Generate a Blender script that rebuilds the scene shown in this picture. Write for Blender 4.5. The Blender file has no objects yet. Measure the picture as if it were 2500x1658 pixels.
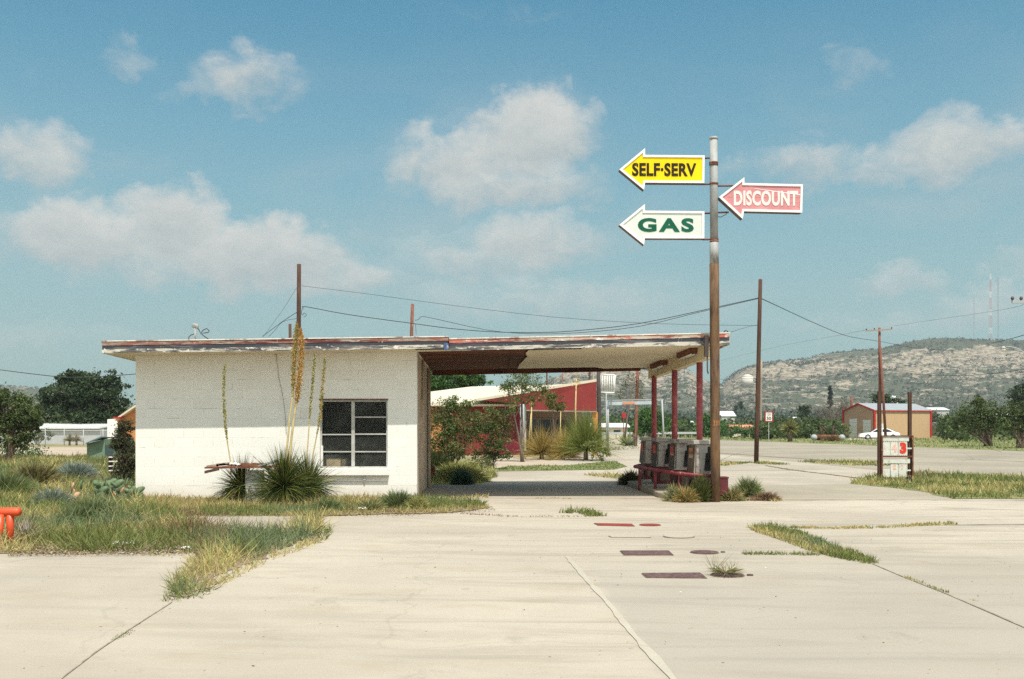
import bpy, math, random
import numpy as np
from mathutils import Vector, noise as mnoise

C = bpy.context.scene.collection
SC = bpy.context.scene
F, HOR, EYE = 2500.0, 1045.0, 1.5
HAZE = 0.00017
TH = math.atan(55 / 2500)
CT, ST = math.cos(TH), math.sin(TH)

# ------------------------------------------------------------------ camera
cd = bpy.data.cameras.new('camera'); cam_o = bpy.data.objects.new('camera', cd); C.objects.link(cam_o)
cam_o.location = (0, 0, EYE); cam_o.rotation_euler = (math.pi / 2, 0, -TH)
cd.sensor_width = 36; cd.lens = 36; cd.shift_y = 216 / 2500
cd.clip_start = 0.1; cd.clip_end = 12000
SC.camera = cam_o
SC.view_settings.view_transform = 'Standard'; SC.view_settings.look = 'None'
SC.view_settings.gamma = 1; SC.view_settings.exposure = 0.42
SC.cycles.use_denoising = False
SC.cycles.max_bounces = 6; SC.cycles.transparent_max_bounces = 12
SC.cycles.volume_bounces = 0

# ------------------------------------------------------------------ sun and sky
SUN = Vector((0.30, -1.0, 2.13)).normalized()
SEL = math.asin(SUN.z)
ld = bpy.data.lights.new('sun', 'SUN'); ld.energy = 4.3; ld.angle = math.radians(0.55); ld.color = (1.0, 0.95, 0.86)
lo = bpy.data.objects.new('sun', ld); C.objects.link(lo)
lo.rotation_euler = SUN.to_track_quat('Z', 'Y').to_euler(); lo.location = (5, -10, 30)

w = bpy.data.worlds.new('World'); SC.world = w; w.use_nodes = True
NT = w.node_tree; NT.nodes.clear()


class G:
    """tiny node-graph helper"""
    def __init__(s, nt): s.nt = nt
    def n(s, t, **kw):
        x = s.nt.nodes.new(t)
        for k, v in kw.items(): setattr(x, k, v)
        return x
    def put(s, sock, v):
        if hasattr(v, 'bl_idname') or isinstance(v, bpy.types.NodeSocket): s.nt.links.new(v, sock)
        elif v is not None: sock.default_value = v
    def m(s, op, a, b=None, c=None, clamp=False):
        x = s.n('ShaderNodeMath', operation=op, use_clamp=clamp)
        s.put(x.inputs[0], a); s.put(x.inputs[1], b); s.put(x.inputs[2], c)
        return x.outputs[0]
    def ss(s, v, a, b, lo=0.0, hi=1.0):
        x = s.n('ShaderNodeMapRange', interpolation_type='SMOOTHSTEP')
        s.put(x.inputs[0], v); x.inputs[1].default_value = a; x.inputs[2].default_value = b
        x.inputs[3].default_value = lo; x.inputs[4].default_value = hi
        return x.outputs[0]
    def mix(s, f, a, b, mode='MIX'):
        x = s.n('ShaderNodeMix', data_type='RGBA', blend_type=mode)
        s.put(x.inputs[0], f)
        for i, v in ((6, a), (7, b)):
            if isinstance(v, tuple): x.inputs[i].default_value = (*v[:3], 1)
            else: s.put(x.inputs[i], v)
        return x.outputs[2]
    def noise(s, vec, scale, detail=4, rough=0.55, dist=0.0):
        x = s.n('ShaderNodeTexNoise'); s.put(x.inputs['Vector'], vec)
        x.inputs['Scale'].default_value = scale; x.inputs['Detail'].default_value = detail
        x.inputs['Roughness'].default_value = rough; x.inputs['Distortion'].default_value = dist
        return x.outputs[0]
    def xyz(s, x, y, z):
        n = s.n('ShaderNodeCombineXYZ')
        for i, v in enumerate((x, y, z)): s.put(n.inputs[i], v)
        return n.outputs[0]
    def sep(s, v):
        n = s.n('ShaderNodeSeparateXYZ'); s.put(n.inputs[0], v); return n.outputs
    def vmul(s, v, t):
        n = s.n('ShaderNodeVectorMath', operation='MULTIPLY'); s.put(n.inputs[0], v); n.inputs[1].default_value = t
        return n.outputs[0]


g = G(NT)
tc = g.n('ShaderNodeTexCoord')
dx, dy, dz = g.sep(tc.outputs['Generated'])
az = g.m('ARCTAN2', dx, dy)                       # compass bearing of the direction, 0 = along +Y
el = g.m('ARCSINE', dz)
sky = g.n('ShaderNodeTexSky', sky_type='NISHITA', sun_disc=False, sun_elevation=SEL,
          sun_rotation=math.radians(163), altitude=700, air_density=1.0, dust_density=1.6, ozone_density=1.0)
# clouds: bearing / elevation of each bank of cloud with its half widths (radians) and weight
CL = [(600, 200, 150, 75, .62), (345, 145, 70, 45, .30), (520, 235, 120, 40, .4), (110, 390, 170, 90, .75), (130, 330, 60, 60, .5),
      (440, 555, 160, 100, 1.15), (240, 590, 210, 90, 1.1), (640, 630, 250, 95, 1.15), (860, 680, 150, 50, .7), (480, 650, 400, 60, .6),
      (1290, 330, 190, 110, 1.15), (1120, 400, 170, 90, .9), (1250, 460, 280, 70, .8), (1440, 300, 60, 80, .5),
      (1290, 590, 170, 70, .85), (1180, 640, 230, 60, .6), (1350, 740, 330, 70, .5),
      (2380, 360, 220, 75, .8), (2200, 400, 170, 50, .55), (1980, 400, 150, 65, .6), (2330, 300, 70, 50, .5), (1820, 410, 80, 50, .35),
      (2090, 150, 110, 50, .28), (2200, 680, 120, 40, .55), (2420, 740, 180, 60, .5), (2480, 640, 110, 40, .4), (60, 190, 60, 30, .12),
      (120, 830, 200, 40, .3), (2150, 790, 330, 40, .3), (1250, 30, 300, 30, .15)]
vec = g.xyz(az, el, g.m('MULTIPLY', dy, 0.3))
wob = g.noise(vec, 9.0, 5, .6)
wob2 = g.noise(g.vmul(vec, (1, 1.3, 1)), 21.0, 6, .6)
azw = g.m('ADD', az, g.m('MULTIPLY', g.m('SUBTRACT', wob, .5), .11))
elw = g.m('ADD', el, g.m('MULTIPLY', g.m('SUBTRACT', wob2, .5), .07))
acc = None; topl = None
for (px, py, rx, ry, wt) in CL:
    a0 = math.atan((px - 1195) / 2500); e0 = math.atan((1045 - py) / 2500 * math.cos(a0))
    k = math.cos(a0) ** 2
    ux = g.m('DIVIDE', g.m('SUBTRACT', azw, a0), rx / 2500 * k * 1.15)
    uy = g.m('DIVIDE', g.m('SUBTRACT', elw, e0), ry / 2500 * 1.15)
    d = g.m('ADD', g.m('MULTIPLY', ux, ux), g.m('MULTIPLY', uy, uy))
    v = g.m('MULTIPLY', g.m('SUBTRACT', 1.0, d, clamp=True), wt)
    acc = v if acc is None else g.m('MAXIMUM', acc, v)
    tv = g.m('MULTIPLY', v, g.m('MULTIPLY_ADD', uy, .65, .5, clamp=True)); topl = tv if topl is None else g.m('MAXIMUM', topl, tv)
back = g.m('MULTIPLY', g.ss(dy, .45, .2), g.ss(g.noise(tc.outputs['Generated'], 3.0, 5, .6), .42, .6))  # cloud cover added out of view, behind the camera, as fill light
det = g.noise(g.vmul(vec, (1, 1.5, 1)), 34.0, 9, .66, .5)
dens = g.m('ADD', acc, g.m('MULTIPLY', g.m('SUBTRACT', det, .5), .75))
dens = g.m('MULTIPLY', dens, g.ss(acc, 0.0, .22))
veil = g.m('MULTIPLY', g.m('MULTIPLY', g.ss(g.noise(g.vmul(vec, (1, 2.2, 1)), 5.0, 7, .6, .4), .42, .75), .50), g.ss(el, .42, .12))
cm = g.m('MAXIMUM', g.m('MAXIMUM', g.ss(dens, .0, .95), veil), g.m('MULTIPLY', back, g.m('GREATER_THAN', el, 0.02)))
cm = g.m('MULTIPLY', cm, 0.88)
skyc = g.mix(1.0, sky.outputs[0], (0.345, 1.01, 0.97), 'MULTIPLY')
hz = g.ss(el, 0.0, 0.44, 0.84, 0.0)
skyc = g.mix(hz, skyc, (2.95, 3.75, 3.5))
lit = g.m('DIVIDE', topl, g.m('MAXIMUM', acc, .02))     # tops of the banks catch the sun
shade = g.m('ADD', g.m('MULTIPLY', g.ss(lit, .15, .95), .62), g.m('MULTIPLY', g.m('SUBTRACT', det, .5), .9))
cc = g.mix(g.m('ADD', shade, .22, clamp=True), (3.7, 3.95, 3.9), (6.1, 5.9, 5.45))
cc = g.mix(g.ss(dy, .45, .1), cc, (14.0, 13.0, 11.4))      # unseen back clouds, made extra bright to fill the shaded wall
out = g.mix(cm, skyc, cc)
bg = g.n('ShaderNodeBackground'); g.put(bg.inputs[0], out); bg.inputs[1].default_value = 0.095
wo = g.n('ShaderNodeOutputWorld'); NT.links.new(bg.outputs[0], wo.inputs[0])

# ------------------------------------------------------------------ photo pixel -> place
def cam(px, py, yc):
    xc = (px - 1250) / F * yc
    return Vector((xc * CT + yc * ST, -xc * ST + yc * CT, EYE + (HOR - py) * yc / F))
def gnd(px, py, z=0.0):
    v = cam(px, py, (EYE - z) * F / (py - HOR)); v.z = z; return v
def onY(px, py, Y):
    t = (px - 1250) / F; yc = Y / (CT - t * ST)
    return cam(px, py, yc)

# ------------------------------------------------------------------ materials
def newmat(name):
    m = bpy.data.materials.new(name); m.use_nodes = True
    nt = m.node_tree; nt.nodes.clear(); g = G(nt)
    b = g.n('ShaderNodeBsdfPrincipled'); o = g.n('ShaderNodeOutputMaterial'); nt.links.new(b.outputs[0], o.inputs[0])
    return m, g, b, o
def bump(g, b, h, strength=.3, dist=.02):
    n = g.n('ShaderNodeBump'); n.inputs['Strength'].default_value = strength; n.inputs['Distance'].default_value = dist
    g.put(n.inputs['Height'], h); g.nt.links.new(n.outputs[0], b.inputs['Normal'])
def mat(name, col, rough=.7, var=.12, scale=3.0, metal=0.0, dirt=None, dscale=2.0, dlo=.55, dhi=.7, bmp=.15, stretch=(1, 1, 1), spec=.15):
    """mottled surface; dirt = second colour that comes through in patches"""
    m, g, b, o = newmat(name)
    tc = g.n('ShaderNodeTexCoord').outputs['Object']; v = g.vmul(tc, stretch)
    n1 = g.noise(v, scale, 5, .6)
    dk = tuple(c * (1 - var) for c in col); lt = tuple(min(1, c * (1 + var)) for c in col)
    c = g.mix(g.ss(n1, .3, .7), dk, lt)
    n2 = g.noise(v, dscale, 8, .68)
    if dirt: c = g.mix(g.ss(n2, dlo, dhi), c, dirt)
    g.put(b.inputs['Base Color'], c); b.inputs['Roughness'].default_value = rough
    b.inputs['Metallic'].default_value = metal; b.inputs['Specular IOR Level'].default_value = spec
    if bmp: bump(g, b, g.noise(v, scale * 9, 4, .6), bmp, .01)
    return m

def foliage_mat():
    m, g, b, o = newmat('foliage')
    a = g.n('ShaderNodeAttribute', attribute_name='tint')
    g.put(b.inputs['Base Color'], a.outputs['Color']); b.inputs['Roughness'].default_value = .6
    b.inputs['Specular IOR Level'].default_value = .25
    t = g.n('ShaderNodeBsdfTranslucent'); g.put(t.inputs[0], a.outputs['Color'])
    mx = g.n('ShaderNodeMixShader'); mx.inputs[0].default_value = .3
    g.nt.links.new(b.outputs[0], mx.inputs[1]); g.nt.links.new(t.outputs[0], mx.inputs[2]); g.nt.links.new(mx.outputs[0], o.inputs[0])
    return m

def concrete_mat(name, base, streak=.25, big=.18):
    m, g, b, o = newmat(name)
    tc = g.n('ShaderNodeTexCoord').outputs['Object']
    n_big = g.noise(tc, .16, 5, .6, .6)
    n_mid = g.noise(g.vmul(tc, (1, 1.6, 1)), .9, 6, .62)
    rot = g.n('ShaderNodeVectorRotate', rotation_type='Z_AXIS'); g.put(rot.inputs[0], tc); rot.inputs['Angle'].default_value = .10
    n_str = g.noise(g.vmul(rot.outputs[0], (.16, 1.15, 1)), 1.5, 6, .62, 1.6)      # faint wheel and broom streaks across the slab
    n_fin = g.noise(tc, 60, 3, .7)
    c = g.mix(g.ss(n_big, .3, .7), tuple(x * (1 - big) for x in base), tuple(x * (1 + big * .6) for x in base))
    Xr = g.sep(tc)[0]
    c = g.mix(g.m('MULTIPLY', g.ss(n_str, .46, .70), g.ss(Xr, -3.0, 3.5, streak * .38, streak * .95)), c, tuple(x * .70 for x in base))
    c = g.mix(g.m('MULTIPLY', g.ss(n_mid, .50, .70), .42), c, (base[0] * .8, base[1] * .74, base[2] * .66))
    c = g.mix(g.m('MULTIPLY', g.ss(n_fin, .5, .8), .35), c, tuple(x * .62 for x in base))
    sp = g.noise(tc, 7.0, 2, .5)
    c = g.mix(g.m('MULTIPLY', g.ss(sp, .72, .78), .45), c, tuple(x * .35 for x in base))
    vo = g.n('ShaderNodeTexVoronoi', feature='DISTANCE_TO_EDGE'); vo.inputs['Scale'].default_value = .23
    dn = g.n('ShaderNodeTexNoise'); dn.inputs['Scale'].default_value = 1.2; dn.inputs['Detail'].default_value = 6; g.put(dn.inputs['Vector'], tc)
    vm = g.n('ShaderNodeVectorMath', operation='MULTIPLY_ADD'); g.nt.links.new(dn.outputs[1], vm.inputs[0])
    vm.inputs[1].default_value = (.9, .9, 0); g.put(vm.inputs[2], tc); g.nt.links.new(vm.outputs[0], vo.inputs['Vector'])
    crk = g.m('MULTIPLY', g.ss(vo.outputs[0], .0045, .0015), g.ss(n_big, .42, .55))
    c = g.mix(g.m('MULTIPLY', crk, .16), c, tuple(x * .4 for x in base))
    if name == 'concrete':      # the slab right of the long seam was poured greyer; old oil drips on the forecourt
        X_, Y_, _z = g.sep(tc)
        c = g.mix(g.m('MULTIPLY', g.m('MULTIPLY', g.ss(X_, 1.0, 1.12), g.ss(Y_, 12.5, 8.5)), .55), c, (base[0] * .74, base[1] * .76, base[2] * .80))
        oil = g.m('MULTIPLY', g.ss(g.noise(tc, 1.1, 7, .7, .5), .57, .72), .45)
        c = g.mix(oil, c, tuple(x * .55 for x in base))
        drip = g.ss(g.noise(tc, 3.3, 3, .55), .71, .75)
        c = g.mix(g.m('MULTIPLY', drip, .4), c, tuple(x * .42 for x in base))
    g.put(b.inputs['Base Color'], c); b.inputs['Roughness'].default_value = .85; b.inputs['Specular IOR Level'].default_value = .25
    bump(g, b, n_fin, .25, .006)
    return m

def block_mat():
    """white painted concrete block wall, 0.4 x 0.2 m blocks, joints showing in patches"""
    m, g, b, o = newmat('painted_block')
    tc = g.n('ShaderNodeTexCoord').outputs['Object']; x, y, z = g.sep(tc)
    v = g.xyz(g.m('ADD', x, g.m('MULTIPLY', y, 1.0)), g.m('SUBTRACT', z, .0776), 0.0)
    br = g.n('ShaderNodeTexBrick', offset=.5); g.put(br.inputs['Vector'], v)
    br.inputs['Scale'].default_value = 1; br.inputs['Brick Width'].default_value = .4064; br.inputs['Row Height'].default_value = .2032
    br.inputs['Mortar Size'].default_value = .0042; br.inputs['Mortar Smooth'].default_value = .25
    br.inputs['Color1'].default_value = (.80, .785, .74, 1); br.inputs['Color2'].default_value = (.765, .75, .70, 1); br.inputs['Mortar'].default_value = (.76, .745, .695, 1)
    patch = g.ss(g.noise(g.vmul(tc, (1, 1, 2.5)), 1.9, 6, .72), .53, .62)
    c = g.mix(g.m('MULTIPLY', br.outputs['Fac'], g.m('MULTIPLY', patch, .85)), br.outputs['Color'], (.30, .27, .22))
    c = g.mix(g.m('MULTIPLY', g.ss(g.noise(tc, .8, 5, .6), .5, .8), .3), c, (.66, .60, .49))
    c = g.mix(g.m('MULTIPLY', g.ss(z, .42, .0), g.m('MULTIPLY', g.noise(tc, 3.5, 5), .7)), c, (.50, .40, .30))   # splash-back dirt at the foot
    drips = g.m('MULTIPLY', g.ss(g.noise(g.vmul(tc, (9, 9, .5)), 1.0, 5, .7), .56, .8), g.ss(z, 1.2, 3.1))
    c = g.mix(g.m('MULTIPLY', drips, .5), c, (.52, .43, .32))     # water streaks below the eave
    chips = g.ss(g.noise(tc, 6, 3, .6), .74, .77)
    c = g.mix(chips, c, (.33, .24, .18))
    g.put(b.inputs['Base Color'], c); b.inputs['Roughness'].default_value = .75; b.inputs['Specular IOR Level'].default_value = .2
    hh = g.m('SUBTRACT', g.m('MULTIPLY', g.noise(tc, 45, 4, .6), .3), g.m('MULTIPLY', br.outputs['Fac'], 1.2))
    bump(g, b, hh, .25, .005)
    return m

def peel_mat(name, paint, under, under2, lo=.48, hi=.54, sx=.35, white=None, wlo=.6):
    """weathered paint on boards: long horizontal flakes showing the layers beneath"""
    m, g, b, o = newmat(name)
    tc = g.n('ShaderNodeTexCoord').outputs['Object']
    v = g.vmul(tc, (sx, sx, 3.2))
    n1 = g.noise(v, 3.1, 9, .72, .3); n2 = g.noise(g.vmul(tc, (.5, .5, 5)), 2.3, 8, .7, .4); n3 = g.noise(g.vmul(tc, (1.2, 1.2, 2)), 5.5, 7, .7)
    c = g.mix(g.ss(n2, .46, .54), under, under2)
    c = g.mix(g.ss(n1, hi, lo), c, paint)
    if white: c = g.mix(g.ss(n3, wlo, wlo + .04), c, white)
    g.put(b.inputs['Base Color'], c); b.inputs['Roughness'].default_value = .7
    bump(g, b, n1, .4, .01)
    return m

def glass_mat(name='window_glass', tint=(.9, .93, .92), clear=.75):
    m, g, b, o = newmat(name)
    tr = g.n('ShaderNodeBsdfTransparent'); tr.inputs[0].default_value = (*tint, 1)
    tc = g.n('ShaderNodeTexCoord').outputs['Object']
    film = g.m('MULTIPLY', g.ss(g.noise(tc, 1.8, 5, .6), .45, .8), .10)
    b.inputs['Base Color'].default_value = (.3, .31, .29, 1); b.inputs['Roughness'].default_value = .08
    mx = g.n('ShaderNodeMixShader'); g.put(mx.inputs[0], g.m('ADD', film, .05))
    g.nt.links.new(tr.outputs[0], mx.inputs[1]); g.nt.links.new(b.outputs[0], mx.inputs[2]); g.nt.links.new(mx.outputs[0], o.inputs[0])
    return m

def rock_mat():
    m, g, b, o = newmat('hill_scrub')
    geo = g.n('ShaderNodeNewGeometry'); p = geo.outputs['Position']; nz = g.sep(geo.outputs['Normal'])[2]; z = g.sep(p)[2]
    n1 = g.noise(p, .11, 5, .7); n2 = g.noise(g.vmul(p, (.5, .5, 2.6)), .035, 6, .65); n3 = g.noise(p, .0045, 4, .55)
    rock = g.mix(g.ss(g.noise(g.vmul(p, (1, 1, 3)), .12, 6, .75), .38, .62), (.13, .108, .08), (.36, .305, .23))
    veg = g.mix(n3, (.052, .060, .036), (.092, .098, .06))
    cliff = g.ss(nz, .93, .80)
    band = g.m('ADD', g.m('MULTIPLY', cliff, .42), g.m('MULTIPLY', g.ss(n2, .44, .62), .32))
    led = g.ss(g.noise(g.vmul(p, (.10, .10, 2.4)), .11, 5, .6), .46, .60)          # level rock ledges
    hb = g.m('MULTIPLY', g.ss(z, 70, 88), g.ss(z, 140, 118))
    band = g.m('ADD', band, g.m('ADD', g.m('MULTIPLY', hb, .26), g.m('MULTIPLY', led, .20)))
    band = g.m('SUBTRACT', band, g.m('MULTIPLY', g.ss(z, 132, 145), .55))
    band = g.m('SUBTRACT', band, .12)
    band = g.m('SUBTRACT', band, g.m('MULTIPLY', g.ss(n3, .45, .62), .20))
    f = g.m('ADD', band, g.m('MULTIPLY', g.m('SUBTRACT', n1, .5), 2.7))
    c = g.mix(g.ss(f, .12, .34), veg, rock)
    g.put(b.inputs['Base Color'], c); b.inputs['Roughness'].default_value = .95; b.inputs['Specular IOR Level'].default_value = .1
    bump(g, b, n1, .8, 3.0)
    return m

def dirt_mat(name, a, bcol, ccol, s=1.0):
    m, g, b, o = newmat(name)
    tc = g.n('ShaderNodeTexCoord').outputs['Object']
    n1 = g.noise(tc, .35 * s, 6, .65); n2 = g.noise(tc, 5 * s, 6, .7); n3 = g.noise(tc, .05 * s, 4, .6)
    c = g.mix(g.ss(n1, .4, .62), a, bcol); c = g.mix(g.ss(n2, .5, .7), c, ccol); c = g.mix(g.m('MULTIPLY', g.ss(n3, .4, .65), .5), c, bcol)
    g.put(b.inputs['Base Color'], c); b.inputs['Roughness'].default_value = .95; b.inputs['Specular IOR Level'].default_value = .1
    bump(g, b, n2, .6, .03)
    return m

M = dict(
    foliage=foliage_mat(), block=block_mat(), hill=rock_mat(), glass=glass_mat(),
    concrete=concrete_mat('concrete', (.42, .366, .296), 1.0), road=concrete_mat('road_surface', (.315, .275, .215), .25),
    patch=concrete_mat('asphalt_patch', (.335, .29, .225), .2), seam=concrete_mat('seam_mortar', (.435, .39, .318), .25),
    jfaint=mat('joint_faint', (.28, .24, .185), .95, .3, 9), crack=mat('joint_dirt', (.17, .13, .09), .95, .4, 9),
    scrub=dirt_mat('scrub_ground', (.20, .19, .095), (.30, .25, .15), (.12, .13, .06), .5),
    soil=dirt_mat('bed_soil', (.22, .16, .11), (.33, .26, .18), (.12, .09, .06)),
    lawn=dirt_mat('verge_ground', (.13, .17, .06), (.24, .23, .11), (.10, .13, .05)),
    gravel=dirt_mat('gravel', (.38, .30, .235), (.43, .36, .28), (.27, .2, .155)),
    fred=peel_mat('fascia_red', (.13, .026, .022), (.36, .31, .26), (.27, .10, .07), .43, .51, .3, (.55, .48, .42), .62),
    fredr=peel_mat('fascia_red_peeled', (.50, .12, .08), (.50, .42, .34), (.22, .06, .05), .44, .52, .5, (.72, .68, .6), .57),
    fdark=peel_mat('fascia_dark', (.035, .036, .046), (.17, .16, .155), (.07, .07, .10), .50, .62, .3, (.60, .58, .53), .64),
    fwhite=peel_mat('fascia_white', (.52, .49, .42), (.06, .06, .07), (.20, .17, .15), .45, .52, .45, (.68, .65, .59), .57),
    trim=mat('roof_edge_metal', (.66, .63, .57), .6, .12, 4, dirt=(.30, .22, .18), dscale=3, dlo=.52, dhi=.62, stretch=(1, 1, 1)),
    fblue=mat('blue_paint', (.06, .11, .27), .6, .3, 8, dirt=(.4, .38, .35), dscale=9, dlo=.5, dhi=.55),
    soffit=mat('soffit_plaster', (.70, .62, .46), .8, .07, 1.5, dirt=(.50, .40, .27), dscale=1.1, dlo=.55, dhi=.85, stretch=(1, .5, 1)),
    deck=mat('bare_roof_boards', (.15, .055, .03), .9, .5, 1.5, dirt=(.05, .022, .015), dscale=1.2, dlo=.42, dhi=.62, stretch=(.3, 4, 1)),
    beam=mat('beam_paint', (.66, .56, .38), .75, .1, 2, dirt=(.45, .33, .19), dscale=1.5, dlo=.55, dhi=.8),
    sidewall=mat('side_wall_paint', (.50, .41, .31), .8, .12, 2, dirt=(.30, .22, .16), dscale=1.6, dlo=.5, dhi=.7, stretch=(1, 3, .6)),
    alum=mat('window_frame_paint', (.46, .45, .42), .5, .1, 6, dirt=(.35, .3, .25), dscale=14, dlo=.56, dhi=.64),
    white=mat('white_paint', (.80, .78, .73), .6, .04, 3, dirt=(.5, .44, .36), dscale=4, dlo=.62, dhi=.8),
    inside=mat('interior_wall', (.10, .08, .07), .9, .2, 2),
    card=mat('cardboard', (.52, .36, .22), .85, .08, 5),
    shelf=mat('dark_shelf', (.12, .09, .07), .8, .2, 5),
    rusty=mat('rusty_pole', (.115, .07, .045), .85, .45, 6, dirt=(.185, .105, .05), dscale=2.4, dlo=.42, dhi=.68, stretch=(3, 3, .5)),
    silver=mat('galvanised_pole', (.33, .335, .33), .5, .15, 5, dirt=(.17, .13, .10), dscale=4, dlo=.50, dhi=.66, stretch=(1.5, 1.5, .5)),
    steel=mat('steel', (.45, .46, .46), .45, .1, 5), dkmetal=mat('dark_metal', (.07, .055, .05), .6, .2, 5),
    panelw=mat('worn_panel', (.62, .62, .57), .6, .08, 4, dirt=(.40, .34, .27), dscale=7, dlo=.54, dhi=.68, bmp=0), rust=mat('rust', (.15, .06, .036), .85, .35, 7, dirt=(.34, .18, .12), dscale=9, dlo=.55, dhi=.66),
    wood=mat('pole_wood', (.085, .047, .034), .9, .3, 6, stretch=(3, 3, .3)),
    paleWood=mat('pale_wood', (.31, .25, .20), .9, .2, 6, stretch=(3, 3, .3)),
    redwood=mat('red_brown_wood', (.19, .08, .055), .9, .3, 6, stretch=(3, 3, .3), dirt=(.45, .33, .28), dscale=5, dlo=.58, dhi=.68),
    wire=mat('wire', (.045, .045, .05), .6, .1, 5, bmp=0), insul=mat('insulator', (.10, .08, .08), .3, .1, 9, bmp=0),
    colred=mat('column_red', (.32, .075, .08), .6, .12, 4, dirt=(.48, .17, .16), dscale=6, dlo=.52, dhi=.7),
    guardred=mat('guard_red', (.25, .052, .058), .6, .2, 5, dirt=(.46, .25, .24), dscale=6, dlo=.56, dhi=.68),
    orange=mat('orange_red_paint', (.62, .075, .018), .42, .1, 5, dirt=(.38, .05, .02), dscale=7, dlo=.6, dhi=.7, spec=.5),
    pumpw=mat('pump_enamel', (.36, .33, .30), .6, .15, 3, dirt=(.12, .075, .06), dscale=5, dlo=.52, dhi=.68),
    pumpred=mat('pump_red', (.12, .03, .032), .65, .25, 3, dirt=(.06, .04, .038), dscale=4, dlo=.5, dhi=.65),
    black=mat('black_rubber', (.02, .02, .02), .45, .2, 8), cover=mat('cover_plate', (.105, .062, .062), .7, .2, 9, dirt=(.16, .11, .10), dscale=20, dlo=.5, dhi=.6),
    coverred=mat('cover_plate_red', (.24, .045, .035), .7, .2, 9),
    yellow=mat('sign_yellow', (.86, .62, .008), .4, .04, 2, bmp=0), pink=mat('sign_pink', (.57, .235, .25), .5, .08, 2, dirt=(.76, .40, .40), dscale=2.5, dlo=.5, dhi=.75, bmp=0),
    signw=mat('sign_white', (.64, .67, .62), .45, .04, 2, bmp=0), framew=mat('sign_frame_white', (.82, .81, .78), .5, .05, 4, dirt=(.45, .33, .27), dscale=9, dlo=.64, dhi=.7, bmp=0),
    ink=mat('black_letters', (.025, .018, .01), .5, .2, 3, dirt=(.30, .22, .02), dscale=11, dlo=.60, dhi=.66, bmp=0),
    green=mat('green_letters', (.008, .10, .055), .5, .15, 6, bmp=0), wletter=mat('white_letters', (.74, .68, .65), .5, .06, 5, dirt=(.70, .35, .34), dscale=13, dlo=.6, dhi=.66, bmp=0),
    red3=mat('red_numeral', (.62, .05, .03), .5, .1, 9, bmp=0), faded=mat('faded_numeral', (.72, .45, .38), .6, .15, 9, bmp=0),
    under=mat('sign_box_dark', (.10, .065, .055), .7, .3, 5),
    redwall=mat('red_metal_wall', (.235, .040, .038), .7, .07, 1, bmp=0), dkred=mat('dark_red_wall', (.17, .02, .035), .7, .15, 1),
    cream=mat('cream_roof', (.62, .555, .43), .6, .04, 1), brownwall=mat('brown_wall', (.30, .22, .16), .8, .1, 2),
    orangewall=mat('orange_wall', (.50, .23, .09), .8, .1, 2), orangepost=mat('orange_post', (.55, .25, .08), .8, .1, 2),
    tan=mat('tan_metal_wall', (.50, .34, .20), .7, .05, 1, stretch=(8, 8, .3)), gableT=mat('tan_gable_shaded', (.42, .27, .18), .7, .05, 1),  # gable: darker copy of the tan wall, its shade put into the colour
    redtrim=mat('red_trim', (.42, .035, .035), .6, .1, 2), greyroof=mat('galvanised_roof', (.30, .32, .335), .5, .08, 1, stretch=(6, 1, 1)),
    door=mat('garage_door_white', (.62, .61, .57), .6, .05, 2), car=mat('car_paint', (.78, .78, .77), .25, .02, 2, bmp=0, spec=.6),
    carglass=mat('car_glass', (.02, .025, .035), .08, .1, 2, bmp=0, spec=.7), tyre=mat('tyre_rubber', (.02, .02, .02), .8, .2, 5), rim=mat('wheel_rim', (.5, .5, .5), .35, .1, 9),
    terra=mat('terracotta_roof', (.58, .25, .14), .8, .12, 1), shedg=mat('green_shed', (.17, .25, .17), .8, .1, 3), shedd=mat('shed_door', (.09, .14, .14), .7, .1, 3),
    lowwall=mat('low_wall_paint', (.42, .43, .44), .8, .05, 1), corr=mat('corrugated_roof', (.72, .72, .70), .5, .06, 1),
    bark=mat('bark', (.16, .12, .09), .9, .3, 9, stretch=(2, 2, .5)), palebark=mat('pale_bark', (.42, .38, .33), .9, .2, 9),
    ltgrey=mat('light_grey_paint', (.36, .38, .385), .5, .06, 3), pad=mat('cactus_pad', (.12, .17, .09), .6, .2, 6, dirt=(.38, .33, .17), dscale=5, dlo=.6, dhi=.7),
    deadpad=mat('dried_cactus_pad', (.45, .28, .17), .8, .2, 9), litter=mat('litter_paper', (.75, .74, .70), .7, .1, 9),
    antred=mat('mast_red', (.50, .15, .12), .6, .1, 2), antgrey=mat('mast_grey', (.30, .32, .34), .6, .1, 2), tank=mat('water_tank_paint', (.60, .56, .48), .6, .03, .2),
    signred=mat('red_sign_border', (.36, .03, .03), .5, .05, 3), ballast=mat('rail_ballast', (.20, .19, .18), .9, .3, 1),
    bluegrey=mat('grey_truss_panel', (.42, .49, .52), .6, .1, 2), tankgreen=mat('green_panel', (.08, .22, .18), .6, .1, 2),
)

# ------------------------------------------------------------------ object helpers
def tag(o, label=None, cat=None, group=None, kind=None):
    if label: o['label'] = label
    if cat: o['category'] = cat
    if group: o['group'] = group
    if kind: o['kind'] = kind
    return o
def thing(name, loc, label, cat, group=None, rz=0.0):
    o = bpy.data.objects.new(name, None); C.objects.link(o); o.location = loc; o.rotation_euler = (0, 0, rz); o.empty_display_size = .2
    return tag(o, label, cat, group)
def link(me, name, m, parent=None, loc=None):
    me.materials.append(m)
    o = bpy.data.objects.new(name, me); C.objects.link(o)
    if parent is not None:
        o.parent = parent
        if loc is None: loc = -np.array(root_loc(parent))       # shape written in world coordinates
    if loc is not None: o.location = Vector([float(v) for v in loc])
    return o
def root_loc(o):
    l = Vector(o.location)
    while o.parent: o = o.parent; l = l + o.location
    return l

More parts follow.
